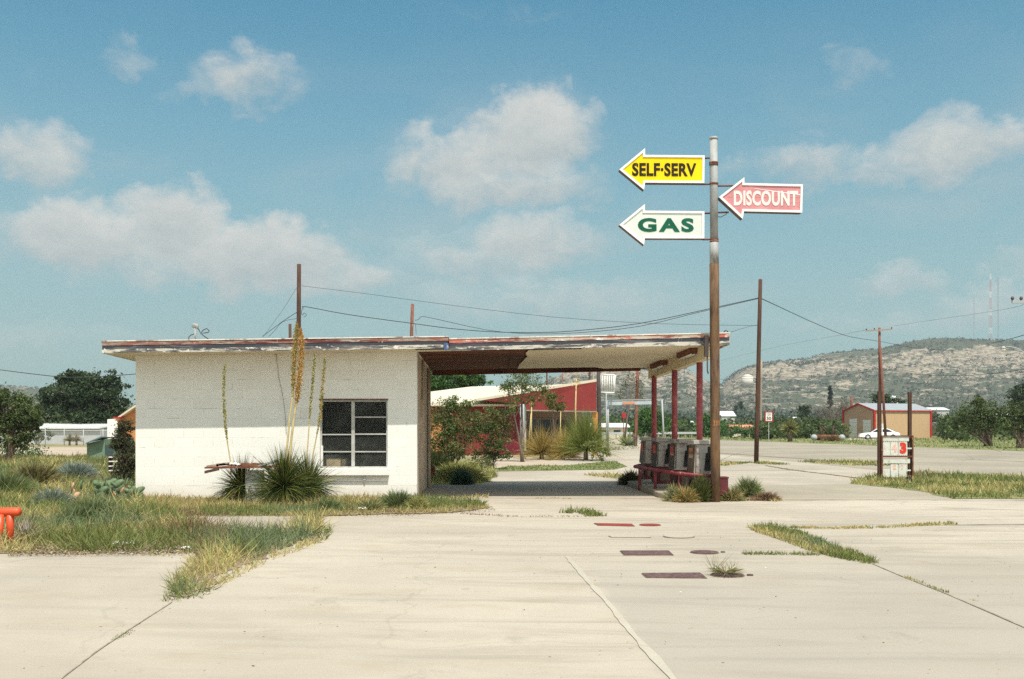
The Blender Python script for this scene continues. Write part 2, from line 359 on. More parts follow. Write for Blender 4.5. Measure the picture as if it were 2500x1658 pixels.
class MB:
    """collects shapes (world coordinates) into one mesh"""
    def __init__(s): s.v = []; s.f = []
    def add(s, vs, fs):
        b = len(s.v); s.v += [tuple(p) for p in vs]; s.f += [tuple(b + i for i in f) for f in fs]; return s
    def hexa(s, p):     # p: bottom 4 ccw, top 4 ccw
        return s.add(p, [(3, 2, 1, 0), (4, 5, 6, 7), (0, 1, 5, 4), (1, 2, 6, 5), (2, 3, 7, 6), (3, 0, 4, 7)])
    def box(s, x0, x1, y0, y1, z0, z1):
        return s.hexa([(x0, y0, z0), (x1, y0, z0), (x1, y1, z0), (x0, y1, z0), (x0, y0, z1), (x1, y0, z1), (x1, y1, z1), (x0, y1, z1)])
    def obox(s, c, ax, ay, hx, hy, z0, z1):     # oriented box, ax/ay horizontal unit vectors
        P = []
        for z in (z0, z1):
            for a, b in ((-1, -1), (1, -1), (1, 1), (-1, 1)):
                q = Vector((c[0], c[1], 0)) + ax * hx * a + ay * hy * b; P.append((q.x, q.y, z))
        return s.hexa(P)
    def tube(s, pts, r, n=10, cap=True):
        pts = [Vector(p) for p in pts]; rs = r if isinstance(r, (list, tuple)) else [r] * len(pts)
        b = len(s.v); up = None
        for i, p in enumerate(pts):
            d = (pts[min(i + 1, len(pts) - 1)] - pts[max(i - 1, 0)]).normalized()
            if up is None:
                up = d.orthogonal().normalized()
            up = (up - d * up.dot(d)).normalized(); sd = d.cross(up)
            for k in range(n):
                a = 2 * math.pi * k / n; q = p + (up * math.cos(a) + sd * math.sin(a)) * rs[i]; s.v.append(tuple(q))
        for i in range(len(pts) - 1):
            for k in range(n):
                s.f.append((b + i * n + k, b + i * n + (k + 1) % n, b + (i + 1) * n + (k + 1) % n, b + (i + 1) * n + k))
        if cap:
            s.f.append(tuple(b + k for k in range(n))[::-1]); s.f.append(tuple(b + (len(pts) - 1) * n + k for k in range(n)))
        return s
    def prism(s, poly, d):      # poly: 3-D points of one face, d: offset vector
        n = len(poly); d = Vector(d); a = [Vector(p) for p in poly]; b = [p + d for p in a]
        return s.add(a + b, [tuple(range(n)), tuple(range(2 * n - 1, n - 1, -1))] + [(i, i + n, (i + 1) % n + n, (i + 1) % n) for i in range(n)])
    def build(s, name, m, parent=None, smooth=False, bevel=0, fix=True):
        me = bpy.data.meshes.new(name); me.from_pydata(s.v, [], s.f); me.update()
        if fix:
            import bmesh
            bm = bmesh.new(); bm.from_mesh(me); bmesh.ops.recalc_face_normals(bm, faces=bm.faces); bm.to_mesh(me); bm.free()
        if smooth:
            me.shade_smooth()
        o = link(me, name, m, parent)
        if bevel:
            bv = o.modifiers.new('bevel', 'BEVEL'); bv.width = bevel; bv.segments = 2; bv.limit_method = 'ANGLE'
        return o

def np_mesh(name, V, Q, m, parent=None, tint=None, loc=None):
    me = bpy.data.meshes.new(name)
    nv, nq, k = len(V), len(Q), Q.shape[1]
    me.vertices.add(nv); me.loops.add(nq * k); me.polygons.add(nq)
    me.vertices.foreach_set('co', np.ascontiguousarray(V, np.float32).ravel())
    me.loops.foreach_set('vertex_index', np.ascontiguousarray(Q, np.int32).ravel())
    me.polygons.foreach_set('loop_start', np.arange(0, nq * k, k, dtype=np.int32))
    if tint is not None:
        at = me.attributes.new('tint', 'FLOAT_COLOR', 'POINT')
        at.data.foreach_set('color', np.concatenate([tint, np.ones((nv, 1))], 1).astype(np.float32).ravel())
    me.update(); me.validate()
    return link(me, name, m, parent, loc)

def sheet(name, pts, z, m, kind='structure', jit=0.0, step=.5, seed=0, label=None, cat=None):
    """flat ground sheet; its outline wanders a little"""
    rng = random.Random(seed); P = []
    n = len(pts)
    for i in range(n):
        a, b = Vector((pts[i][0], pts[i][1])), Vector((pts[(i + 1) % n][0], pts[(i + 1) % n][1]))
        L = (b - a).length; k = max(1, min(60, int(L / step))) if jit else 1
        nrm = Vector((-(b - a).y, (b - a).x)).normalized()
        for j in range(k):
            p = a.lerp(b, j / k)
            if jit: p = p + nrm * (mnoise.noise(Vector((p.x * 1.3, p.y * 1.3, seed))) * jit * 1.3 + mnoise.noise(Vector((p.x * 5.3, p.y * 5.3, seed))) * jit * 1.1 + rng.uniform(-jit, jit) * .35)
            P.append((p.x, p.y, z))
    me = bpy.data.meshes.new(name); me.from_pydata(P, [], [tuple(range(len(P)))]); me.update()
    if me.polygons[0].normal.z < 0: me.flip_normals()
    return tag(link(me, name, m), label, cat, None, kind)

def strip_poly(pts, wd):
    """polygon of a band of width wd (list or number) along points"""
    L, R = [], []
    for i, p in enumerate(pts):
        a = Vector(pts[max(i - 1, 0)][:2]); b = Vector(pts[min(i + 1, len(pts) - 1)][:2]); d = (b - a).normalized()
        n = Vector((-d.y, d.x)) * ((wd[i] if isinstance(wd, (list, tuple)) else wd) / 2)
        L.append(Vector(p[:2]) + n); R.append(Vector(p[:2]) - n)
    return L + R[::-1]

def text_obj(name, s, x0, x1, z0, z1, y, m, parent, bold=.0, depth=.006, skew=0.0, space=1.0):
    """flat lettering stretched to the given box, facing -Y, its back on y"""
    cu = bpy.data.curves.new(name, 'FONT'); cu.body = s; cu.offset = bold; cu.size = 1; cu.resolution_u = 4; cu.extrude = .01; cu.space_character = space
    ob = bpy.data.objects.new(name + '_tmp', cu); C.objects.link(ob)
    bpy.context.view_layer.update()
    me = bpy.data.meshes.new_from_object(ob.evaluated_get(bpy.context.evaluated_depsgraph_get()))
    bpy.data.objects.remove(ob); bpy.data.curves.remove(cu)
    n = len(me.vertices); co = np.empty(n * 3, np.float32); me.vertices.foreach_get('co', co); co = co.reshape(-1, 3)
    lo_, hi = co.min(0), co.max(0)
    X = x0 + (co[:, 0] - lo_[0]) / (hi[0] - lo_[0]) * (x1 - x0); Z = z0 + (co[:, 1] - lo_[1]) / (hi[1] - lo_[1]) * (z1 - z0)
    Y = y - (co[:, 2] - lo_[2]) / (hi[2] - lo_[2]) * depth
    Z = Z + (X - x0) * skew
    me.vertices.foreach_set('co', np.stack([X, Y, Z], 1).astype(np.float32).ravel()); me.update(); me.name = name
    me.materials.clear()
    return link(me, name, m, parent)

# ------------------------------------------------------------------ plant helpers
def ribbons(base, dirv, length, width, droop, segs=3, rng=None, tip=.08):
    N = len(base); dirv = dirv / np.linalg.norm(dirv, axis=1, keepdims=True)
    side = np.cross(dirv, rng.normal(size=(N, 3))); side /= np.linalg.norm(side, axis=1, keepdims=True) + 1e-9
    V = np.empty((N, segs + 1, 2, 3))
    for k in range(segs + 1):
        t = k / segs
        c = base + dirv * (length * t)[:, None]; c[:, 2] -= droop * length * t * t
        wd = (width * (1 - (1 - tip) * t ** 1.5))[:, None] * .5
        V[:, k, 0] = c - side * wd; V[:, k, 1] = c + side * wd
    V = V.reshape(-1, 3); idx = np.arange(N)[:, None] * (segs + 1) * 2
    Q = np.concatenate([idx + np.array([[2 * k, 2 * k + 1, 2 * k + 3, 2 * k + 2]]) for k in range(segs)], 0)
    return V, Q
def fieldn(x, y, s, seed):
    r = np.random.default_rng(seed); a = np.zeros_like(x)
    for i in range(6):
        th = r.uniform(0, 6.28); k = r.uniform(.6, 2.2) / s; a += np.sin((x * np.cos(th) + y * np.sin(th)) * k * 2 + r.uniform(0, 6.28))
    return a / 3.2
def inpoly(x, y, poly):
    ins = np.zeros(len(x), bool); n = len(poly); j = n - 1
    for i in range(n):
        xi, yi, xj, yj = poly[i][0], poly[i][1], poly[j][0], poly[j][1]
        if yi != yj: ins ^= ((yi > y) != (yj > y)) & (x < (xj - xi) * (y - yi) / (yj - yi) + xi)
        j = i
    return ins
GREEN, TEAL, STRAW, BROWN, LIME, GREY = (np.array(c) for c in ((.175, .20, .06), (.165, .21, .10), (.44, .375, .155), (.25, .165, .095), (.32, .33, .10), (.27, .29, .23)))
def grass(name, poly, dens, h, label=None, seed=0, pal=(GREEN, TEAL, STRAW, BROWN), wts=(.3, .25, .35, .1), wmin=.004, lean=.45, patch=1.6, cat='grass', clump=.6, thin=0.0, edge_low=0.0):
    rng = np.random.default_rng(seed)
    xs = [p[0] for p in poly]; ys = [p[1] for p in poly]
    A = (max(xs) - min(xs)) * (max(ys) - min(ys)); n = int(A * dens)
    n = min(n, 900000)
    x = rng.uniform(min(xs), max(xs), n); y = rng.uniform(min(ys), max(ys), n)
    d = np.hypot(x, y); keep = (rng.random(n) < np.minimum(1, (14 / d) ** 1.25)) & inpoly(x, y, poly)
    cl = fieldn(x, y, .35, seed + 5)
    keep &= (cl + rng.normal(0, .5, n)) > (-1.4 + clump)
    if thin: keep &= fieldn(x, y, 1.4, seed + 9) > -1 + thin
    x, y, d, cl = x[keep], y[keep], d[keep], cl[keep]; N = len(x)
    if N == 0: return None
    f1 = fieldn(x, y, patch, seed + 1); f2 = fieldn(x, y, patch * .6, seed + 2)
    hh = h * (.55 + .45 * np.clip(.5 + .5 * fieldn(x, y, .9, seed + 3) + .25 * cl, 0, 1.3)) * rng.uniform(.5, 1.15, N)
    dirv = np.stack([rng.normal(0, lean, N), rng.normal(0, lean, N), np.ones(N)], 1)
    wd = np.maximum(wmin, .00085 * d) * rng.uniform(.7, 1.3, N)
    V, Q = ribbons(np.stack([x, y, np.full(N, 0.0)], 1), dirv, hh, wd, rng.uniform(0, .45, N), 3 if max(d) < 40 else 2, rng)
    P = np.array(pal); cw = np.array(wts); sc = np.stack([cw[k] * (1 + 1.4 * fieldn(x, y, patch * (.7 + .2 * k), seed + 20 + k)) + rng.normal(0, .08, N) + (0 if k else 0) for k in range(len(pal))], 1)
    col = P[sc.argmax(1)] * rng.uniform(.7, 1.3, (N, 1)) * (1 + rng.normal(0, .06, (N, 3)))
    sg = len(V) // N
    T = np.repeat(np.clip(col, .01, .9), sg, 0)
    o = np_mesh(name, V, Q, M['foliage'], None, T)
    return tag(o, label, cat, None, 'stuff')

def leaf_quads(P, size, rng, flat=0.0, asp=.55):
    N = len(P); a = rng.normal(size=(N, 3)); a[:, 2] *= 1 - flat; a /= np.linalg.norm(a, axis=1, keepdims=True) + 1e-9
    b = np.cross(a, rng.normal(size=(N, 3))); b /= np.linalg.norm(b, axis=1, keepdims=True) + 1e-9
    s = (size * rng.uniform(.6, 1.35, N))[:, None] if np.ndim(size) == 0 else size[:, None]
    V = np.stack([P - a * s * .5, P + b * s * asp * .5, P + a * s * .5, P - b * s * asp * .5], 1).reshape(-1, 3)
    return V, np.arange(N * 4).reshape(-1, 4)

def crown_mesh(name, ells, leaf, pal, parent, seed, per=26, sub=.24, den=1.0, light=.0, asp=.55, flat=0.0):
    """ells: list of (centre, (rx,ry,rz), clumps)"""
    rng = np.random.default_rng(seed); PP, CC = [], []
    for c, r, k in ells:
        k = int(k * den)
        u = rng.normal(size=(k, 3)); u /= np.linalg.norm(u, axis=1, keepdims=True)
        rad = rng.uniform(.25, 1, k) ** .45
        cc = u * rad[:, None] * np.array(r) * (1 + .18 * rng.normal(size=(k, 1))) + np.array(c)
        sg = np.array(r).mean() * sub * rng.uniform(.6, 1.4, k)
        pts = cc[:, None, :] + rng.normal(size=(k, per, 3)) * sg[:, None, None] * np.array([1, 1, .7])
        pc = np.array(pal)[rng.integers(0, len(pal), k)] * rng.uniform(.75, 1.25, (k, 1))
        PP.append(pts.reshape(-1, 3)); CC.append(np.repeat(pc, per, 0))
    P = np.concatenate(PP); Cc = np.concatenate(CC) * rng.uniform(.8, 1.2, (len(P), 1))
    ok = P[:, 2] > .03; P, Cc = P[ok], Cc[ok]
    V, Q = leaf_quads(P, leaf, rng, flat, asp)
    return np_mesh(name, V, Q, M['foliage'], parent, np.repeat(np.clip(Cc, .005, .9), 4, 0))

def tree(name, label, base, ells, leaf, pal, tr, seed, cat='tree', group=None, per=26, sub=.24, stems=1, bark='bark', limb=True, asp=.55):
    """ells given relative to base"""
    rng = random.Random(seed); base = Vector(base)
    t = thing(name, base, label, cat, group)
    E = [(np.array(base) + np.array(c), r, k) for c, r, k in ells]
    mb = MB()
    for s in range(stems):
        off = Vector((rng.uniform(-1, 1), rng.uniform(-1, 1), 0)) * tr * (0 if stems == 1 else 2.5)
        pick = E if stems == 1 else [E[(s + j) % len(E)] for j in range(2)]
        top = Vector(pick[0][0]) if stems > 1 else Vector(base) + Vector((0, 0, max(e[0][2] for e in E) - base.z)) * .85
        if stems == 1: top.x = sum(e[0][0] for e in E) / len(E); top.y = sum(e[0][1] for e in E) / len(E)
        b0 = base + off - Vector((0, 0, .05)); k = 5; pts = []
        for i in range(k + 1):
            q = b0.lerp(top, i / k) + Vector((rng.uniform(-1, 1), rng.uniform(-1, 1), 0)) * tr * .8 * (0 < i < k)
            pts.append(q)
        mb.tube(pts, [tr * (1.15 - .8 * i / k) for i in range(k + 1)], 7)
        if limb:
            for e in pick:
                for j in range(3 if stems == 1 else 2):
                    st = pts[rng.randint(1, k - 1)]
                    en = Vector(e[0]) + Vector([rng.uniform(-.7, .7) * e[1][a] for a in range(3)])
                    md = st.lerp(en, .5) + Vector((0, 0, rng.uniform(-.1, .2) * (en - st).length))
                    mb.tube([st, md, en], [tr * .45, tr * .3, tr * .1], 5, False)
    mb.build('trunk', M[bark], t, True)
    crown_mesh('crown', E, leaf, pal, t, seed, per, sub, asp=asp)
    return t

def rosette(parent, name, c, n, L, w_, pal, seed, elo=-5, ehi=88, droop=.35, wts=None, squash=1.0, core=.12):
    rng = np.random.default_rng(seed)
    az_ = rng.uniform(0, 2 * np.pi, n); e = np.radians(elo + (ehi - elo) * rng.random(n) ** .85)
    d = np.stack([np.cos(az_) * np.cos(e), np.sin(az_) * np.cos(e) * squash, np.sin(e)], 1)
    base = np.array(c) + d * rng.uniform(0, core, (n, 1)); base[:, 2] = np.maximum(base[:, 2], c[2])
    ln = L * rng.uniform(.6, 1.1, n)
    V, Q = ribbons(base, d, ln, np.full(n, w_) * rng.uniform(.7, 1.2, n), droop * rng.uniform(.1, 1.4, n) * np.cos(e) ** .6, 5, rng, .05)
    V[:, 2] = np.maximum(V[:, 2], .02)
    p = np.array(pal); col = p[rng.choice(len(p), n, p=wts)] * rng.uniform(.7, 1.3, (n, 1))
    return np_mesh(name, V, Q, M['foliage'], parent, np.repeat(np.clip(col, .005, .9), 12, 0))

def catenary(a, b, sag, n=18):
    a, b = Vector(a), Vector(b)
    return [a.lerp(b, i / n) - Vector((0, 0, 4 * sag * (i / n) * (1 - i / n))) for i in range(n + 1)]
def wire(name, a, b, sag, r, label, group=None, pts=None, cat='cable'):
    return tag(MB().tube(pts or catenary(a, b, sag), r, 5).build(name, M['wire'], None, True), label, cat, group)
def wirepx(name, pp, ycs, r, label, group=None, cat='cable', sub=3):
    """cable through measured points, ycs = distance of first and last point"""
    P = [cam(x, y, ycs[0] + (ycs[1] - ycs[0]) * i / (len(pp) - 1)) for i, (x, y) in enumerate(pp)]
    Q = []
    for i in range(len(P) - 1):
        p0, p1, p2, p3 = P[max(i - 1, 0)], P[i], P[i + 1], P[min(i + 2, len(P) - 1)]
        for j in range(sub):
            t = j / sub
            Q.append(.5 * ((2 * p1) + (p2 - p0) * t + (2 * p0 - 5 * p1 + 4 * p2 - p3) * t * t + (3 * p1 - p0 - 3 * p2 + p3) * t ** 3))
    Q.append(P[-1])
    return wire(name, None, None, 0, r, label, group, Q, cat)

# ================================================================== GROUND
sheet('ground', [(-3500, -300), (3500, -300), (3500, 4500), (-3500, 4500)], 0.0, M['scrub'])
gp = lambda *P: [gnd(x, y) for x, y in P]
ap = [(-60, -20), (60, -20), (60, 31)] + gp((2500, 1150), (2240, 1128), (1960, 1108), (1740, 1100), (1560, 1094), (1440, 1104), (1300, 1135), (1180, 1150), (1040, 1150)) + [(-1.7, 26), (-2, 21.0), (-9, 20.4), (-9.5, 14), (-60, 14)]
sheet('concrete_apron', ap, .004, M['concrete'], jit=.0)
roadp = [(13.5, -30), (13.9, 31), (13.0, 67), (10.5, 118), (3, 190), (-14, 330), (-60, 600), (-30, 640), (10, 340), (22, 195), (28.5, 129), (34.0, 64.7), (35, 40), (36, -30)]
sheet('road', roadp, .008, M['road'])
sheet('asphalt_patch', gp((1690, 1188), (1860, 1186), (2075, 1182), (2150, 1186), (2260, 1198), (2330, 1221), (1690, 1221)), .008, M['patch'], jit=.05)
sheet('walkway', gp((430, 1262), (780, 1262), (770, 1290), (600, 1300), (500, 1291)), .016, M['patch'], jit=.05)
lot = gp((-500, 1092), (290, 1092), (300, 1122), (-60, 1126), (-500, 1126))
sheet('gravel_lot', lot, .004, M['gravel'], jit=.4, step=3)
sheet('gravel_island', gp((1190, 1150), (1205, 1118), (1290, 1116), (1395, 1137), (1260, 1146)), .008, M['gravel'], jit=.1)
sheet('side_street', gp((1380, 1112), (1440, 1104), (1560, 1094), (1700, 1096), (1700, 1076), (1460, 1074), (1300, 1085)), .012, M['concrete'], jit=.1)

bedA = gp((-500, 1112), (0, 1118), (300, 1119), (331, 1130), (331, 1230), (420, 1260), (500, 1291), (600, 1300), (700, 1292), (765, 1264), (790, 1290), (765, 1316), (690, 1342), (630, 1366), (545, 1404), (490, 1432), (458, 1460), (424, 1468), (420, 1440), (455, 1396), (500, 1352), (250, 1353), (-500, 1353))
sheet('weed_bed_soil', bedA, .012, M['soil'], jit=.12, step=.12, seed=3)
bedB = gp((325, 1214), (700, 1216), (1022, 1216), (1100, 1222), (1168, 1226), (1195, 1242), (1090, 1254), (900, 1258), (800, 1262), (700, 1263), (410, 1262))
sheet('wall_foot_soil', bedB, .018, M['soil'], jit=.08, step=.12, seed=4)
bedE = gp((1632, 1221), (1650, 1200), (1700, 1190), (1780, 1195), (1850, 1200), (1910, 1224))
verge = gp((2070, 1182), (2140, 1163), (2247, 1156), (2400, 1162), (2620, 1172), (2640, 1220), (2500, 1219), (2324, 1219), (2247, 1200), (2133, 1187))
sheet('verge_soil', verge, .014, M['lawn'], jit=.12, step=.4, seed=5)
farverge = [(36, 20), (34.5, 64), (28.8, 128), (22.5, 190), (40, 240), (260, 240), (260, 20)]
sheet('far_verge', farverge, .004, M['lawn'])
greenstrip = gp((1195, 1152), (1240, 1138), (1380, 1137), (1500, 1126), (1530, 1140), (1500, 1147), (1300, 1150))
sheet('green_strip_soil', greenstrip, .014, M['lawn'], jit=.1)

def crackband(name, P, wd, seed, mt='crack', z=.010):
    pts = gp(*P); return sheet(name, strip_poly(pts, wd), z, M[mt], jit=min(.02, wd * (.6 if mt == 'crack' else .22)), step=.15, seed=seed)
crackband('concrete_joint', [(420, 1472), (330, 1530), (240, 1590), (130, 1675), (20, 1760)], .012, 1, 'jfaint')
crackband('concrete_joint', [(2130, 1378), (2210, 1412), (2300, 1447), (2400, 1490), (2560, 1560)], .014, 2, 'jfaint')
crackband('mortar_seam', [(1385, 1360), (1440, 1425), (1490, 1480), (1540, 1545), (1600, 1610), (1670, 1690), (1740, 1770)], .05, 4, 'seam')
crackband('concrete_joint', [(1040, 1218), (1400, 1217), (1640, 1219)], .03, 5)
crackband('concrete_joint', [(1869, 1137), (1930, 1148), (2000, 1156), (2094, 1168)], .10, 6, z=.016)
crackband('concrete_joint', [(1758, 1150), (1870, 1149), (1930, 1150)], .05, 7, z=.016)
crackband('concrete_joint', [(1440, 1354), (1620, 1352)], .006, 8)
crackband('concrete_joint', [(2320, 1283), (2420, 1282), (2600, 1281)], .03, 9)
crackband('concrete_joint', [(1900, 1224), (2100, 1222), (2500, 1223), (2700, 1224)], .04, 19, z=.018)
crackband('asphalt_edge', [(1760, 1107), (1900, 1117), (2000, 1123)], .25, 10, z=.016)

# ---- weeds and grass
grass('grass', bedA, 1100, .44, 'tall mixed weeds and dry grass filling the lot left of the white building', 1, lean=.6, wts=(.40, .30, .38, .16), clump=.5)
grass('grass', bedB, 900, .22, 'low straw weeds along the foot of the white wall', 2, wts=(.22, .14, .42, .24), clump=.45, pal=(GREEN, TEAL, STRAW * .85, BROWN))
grass('grass', verge, 420, .30, 'green and yellow weeds around the price sign', 3, wts=(.42, .12, .42, .10), clump=.5)
def weedline(P, wd, dens, h, label, seed, **k):
    return grass('grass', strip_poly(gp(*P), wd), dens, h, label, seed, **k)
weedline([(1850, 1288), (1900, 1300), (1950, 1318), (2010, 1342), (2070, 1360), (2130, 1378)], [.35, .66, .55, .48, .42, .15], 2400, .13, 'diagonal band of green weeds in the concrete joint at right', 11, wts=(.52, .30, .34, .05), clump=.35)
weedline([(1930, 1289), (2020, 1291), (2125, 1290)], .24, 2600, .085, 'thin line of weeds running right from the diagonal band', 12, wts=(.5, .1, .45, .1))
weedline([(2150, 1290), (2230, 1284), (2330, 1280)], .24, 2600, .085, 'thin line of weeds at far right of the diagonal band', 13, wts=(.5, .1, .45, .1))
weedline([(1815, 1354), (1900, 1354), (2000, 1356)], .18, 2600, .08, 'thin line of weeds running left from the diagonal band', 14, wts=(.4, .1, .5, .1))
weedline([(2208, 1410), (2260, 1428), (2318, 1452)], .07, 3600, .05, 'sparse weeds in the lower right joint', 15, wts=(.3, .05, .5, .3), clump=.9)
weedline([(2372, 1466), (2388, 1470)], .05, 3500, .03, 'tiny weed tuft at the end of the lower right joint', 16)
weedline([(275, 1566), (300, 1552), (328, 1540)], [.03, .10, .03], 6000, .025, 'moss green tuft in the lower left joint', 17, wts=(.6, .1, .3, .1))
weedline([(382, 1500), (398, 1493)], .04, 6000, .02, 'tiny tuft in the joint above the moss green one', 18, wts=(.3, .1, .4, .3))
weedline([(1060, 1250), (1150, 1256), (1250, 1262), (1380, 1262), (1460, 1261)], .22, 900, .05, 'low brown weeds along the joint before the canopy', 19, wts=(.25, .1, .4, .4), clump=.8)
weedline([(1380, 1254), (1420, 1250), (1458, 1262)], .35, 1500, .16, 'grass tuft on the joint before the canopy', 20, wts=(.5, .3, .35, .02), clump=.1)
weedline([(1045, 1212), (1110, 1216), (1190, 1214)], .55, 700, .13, 'brownish weeds at the building corner under the canopy', 21, wts=(.2, .02, .45, .45), clump=.2)
weedline([(1310, 1218), (1350, 1217), (1402, 1219)], .12, 1500, .06, 'weed line at the edge of the canopy shadow', 22, wts=(.5, .1, .4, .2))
weedline([(1435, 1160), (1480, 1163), (1530, 1168), (1570, 1176)], [.3, .9, .9, .4], 500, .22, 'yellow weeds behind the red pipe guard', 23, wts=(.15, .02, .6, .2), clump=.2)
weedline([(1740, 1137), (1800, 1131), (1850, 1130), (1900, 1135)], 1.1, 700, .2, 'weed strip at the foot of the slender leaning pole', 24, wts=(.55, .1, .35, .1))
weedline([(1975, 1127), (2060, 1130), (2148, 1138)], [1.6, 3.2, 2.0], 420, .24, 'weed strip between the concrete and the road left of the price sign', 25, wts=(.5, .15, .45, .1))
weedline([(1876, 1139), (1950, 1150), (2095, 1168)], .14, 900, .06, 'weeds in the joint leading to the price sign', 26)
weedline([(1720, 1218), (1762, 1222), (1860, 1222), (1905, 1224)], .45, 1500, .17, 'dry brown weeds around the base of the sign pole', 27, wts=(.1, .02, .55, .5), clump=.1)
weedline([(1635, 1219), (1690, 1222), (1730, 1222)], .45, 1800, .18, 'rust coloured dry grass left of the sign pole', 28, pal=(STRAW, np.array((.5, .27, .10)), BROWN), wts=(.3, .45, .3), clump=.1)
weedline([(1738, 1246), (1758, 1247)], .08, 1800, .02, 'small dry tuft on the concrete before the sign pole', 29, pal=(STRAW, np.array((.5, .27, .10))), wts=(.5, .5), clump=.3)
grass('grass', greenstrip, 420, .10, 'mown green strip behind the canopy floor', 30, wts=(.8, .25, .1, .0), pal=(GREEN * .95, TEAL, STRAW, BROWN), clump=0)
grass('grass', gp((340, 1355), (380, 1345), (520, 1347), (560, 1380), (520, 1372), (440, 1366)), 500, .05, 'creeping dry runners on the slab edge', 31, wts=(.2, .0, .6, .2), clump=1.0)
grass('grass', [(36.2, 30), (34.9, 64), (29.2, 128), (23, 190), (55, 190), (85, 128), (85, 64), (70, 30)], 26, .34, 'green weeds on the verge across the road', 32, wts=(.6, .35, .35, .02), wmin=.03, patch=5)
grass('grass', gp((1430, 1094), (1560, 1089), (1560, 1096), (1430, 1104)), 60, .25, 'weeds around the grey sign frame', 33, wts=(.7, .2, .2, .1), patch=3)
grass('grass', gp((1475, 1082), (1600, 1079), (1600, 1084), (1475, 1088)), 30, .25, 'weeds behind the tall agave', 34, wts=(.6, .1, .4, .1), patch=3)
grass('grass', gp((1040, 1185), (1040, 1130), (1200, 1135), (1215, 1165), (1175, 1183)), 350, .30, 'yellow green weeds left behind the canopy', 35, wts=(.3, .12, .6, .1), pal=(GREEN, TEAL, LIME * 1.15, BROWN), clump=.1)

weedline([(500, 1350), (455, 1398), (425, 1440), (422, 1470), (470, 1464), (505, 1438), (562, 1410), (640, 1372), (700, 1350), (780, 1320), (795, 1292)], .18, 700, .15, 'shaggy straw grass spilling over the edge of the weed bed', 36, wts=(.25, .1, .6, .15), lean=.9, clump=.5)
weedline([(-60, 1348), (60, 1350), (250, 1350), (500, 1350)], .25, 500, .12, 'low dry weeds along the front edge of the weed bed', 37, wts=(.2, .1, .4, .5), lean=.9, clump=.8)

# dead leaf litter and twigs at the bed edge
rng = np.random.default_rng(77)
def debris(name, P, n, label, seed, pal, s=.03):
    rng = np.random.default_rng(seed); poly = gp(*P); xs = [p[0] for p in poly]; ys = [p[1] for p in poly]
    x = rng.uniform(min(xs), max(xs), n); y = rng.uniform(min(ys), max(ys), n); k = inpoly(x, y, poly); x, y = x[k], y[k]
    V, Q = leaf_quads(np.stack([x, y, rng.uniform(.02, .045, len(x))], 1), s, rng, .85, .35)
    c = np.array(pal)[rng.integers(0, len(pal), len(x))] * rng.uniform(.6, 1.3, (len(x), 1))
    return tag(np_mesh(name, V, Q, M['foliage'], None, np.repeat(c, 4, 0)), label, 'litter', None, 'stuff')
debris('leaf_litter', [(20, 1335), (300, 1338), (520, 1335), (640, 1340), (560, 1358), (20, 1362)], 9000, 'dead twigs and dry leaves along the edge of the weed bed', 5, (BROWN, STRAW, BROWN * .5, (.5, .45, .38)))
debris('leaf_litter', [(420, 1255), (800, 1254), (1200, 1240), (1210, 1250), (1000, 1264), (420, 1266)], 6000, 'dead leaves on the soil edge in front of the wall', 6, (BROWN, STRAW * .7, BROWN * .5))
debris('pebbles', [(-200, 1300), (2700, 1300), (2700, 1658), (-200, 1658)], 500, 'scattered pebbles and grit on the concrete', 7, ((.12, .09, .07), (.3, .25, .2), (.6, .55, .48)), .022)
for (px, py, s, lb) in ((302, 1337, .10, 'crumpled white paper caught at the edge of the weed bed'), (885, 1248, .07, 'small crumpled white wrapper on the soil below the window'), (1766, 1215, .09, 'white scrap lying just right of the sign pole base'), (455, 1346, .05, 'tiny white scrap at the corner of the weed bed')):
    p = gnd(px, py); r_ = random.Random(px); mb = MB(); vs = []
    n = 7
    for i in range(n):
        for j in range(n):
            u, v_ = i / (n - 1) - .5, j / (n - 1) - .5
            vs.append((p.x + u * s * 2.2, p.y + v_ * s * 1.4, .03 + s * .9 * abs(mnoise.noise(Vector((u * 4, v_ * 4, px)))) + r_.uniform(0, s * .25)))
    mb.add(vs, [(i * n + j, i * n + j + 1, (i + 1) * n + j + 1, (i + 1) * n + j) for i in range(n - 1) for j in range(n - 1)])
    tag(mb.build('paper_scrap', M['litter']), lb, 'litter')

# ================================================================== HILLS
EP = [(-2600, 60), (-1200, 80), (-300, 96), (0, 101), (60, 99), (110, 92), (200, 66), (400, 50), (900, 45), (1200, 58), (1330, 98), (1370, 114), (1420, 134), (1480, 148), (1560, 152), (1676, 143), (1706, 122), (1735, 104), (1765, 103), (1782, 120), (1800, 134), (1850, 154), (1905, 162), (1975, 167), (2000, 176), (2055, 183), (2110, 187), (2160, 190), (2200, 200), (2260, 209), (2330, 213), (2400, 214), (2500, 211), (2700, 205), (3200, 190), (4500, 120)]
ex, ey = np.array([p[0] for p in EP], float), np.array([p[1] for p in EP], float)
def hill_h(px, r):
    t = np.clip((r - 800) / 1100, 0, 1)
    prof = np.interp(t, [0, .1, .3, .42, .5, .62, .66, .74, .78, .9, 1], [0, .02, .12, .20, .33, .40, .56, .60, .80, .95, 1])
    return prof * (ey_at(px) * 1900 / 2500 + EYE)
def ey_at(px): return np.interp(px, ex, ey)
pxs = np.concatenate([np.arange(-2600, -100, 60), np.arange(-100, 260, 9), np.arange(260, 1320, 60), np.arange(1320, 2720, 5.0), np.arange(2720, 4500, 60)])
rs = np.concatenate([np.arange(790, 1900, 7.5), np.arange(1900, 2400, 40)])
PX, RR = np.meshgrid(pxs, rs, indexing='ij')
H = hill_h(PX, RR)
XC = (PX - 1250) / F * RR
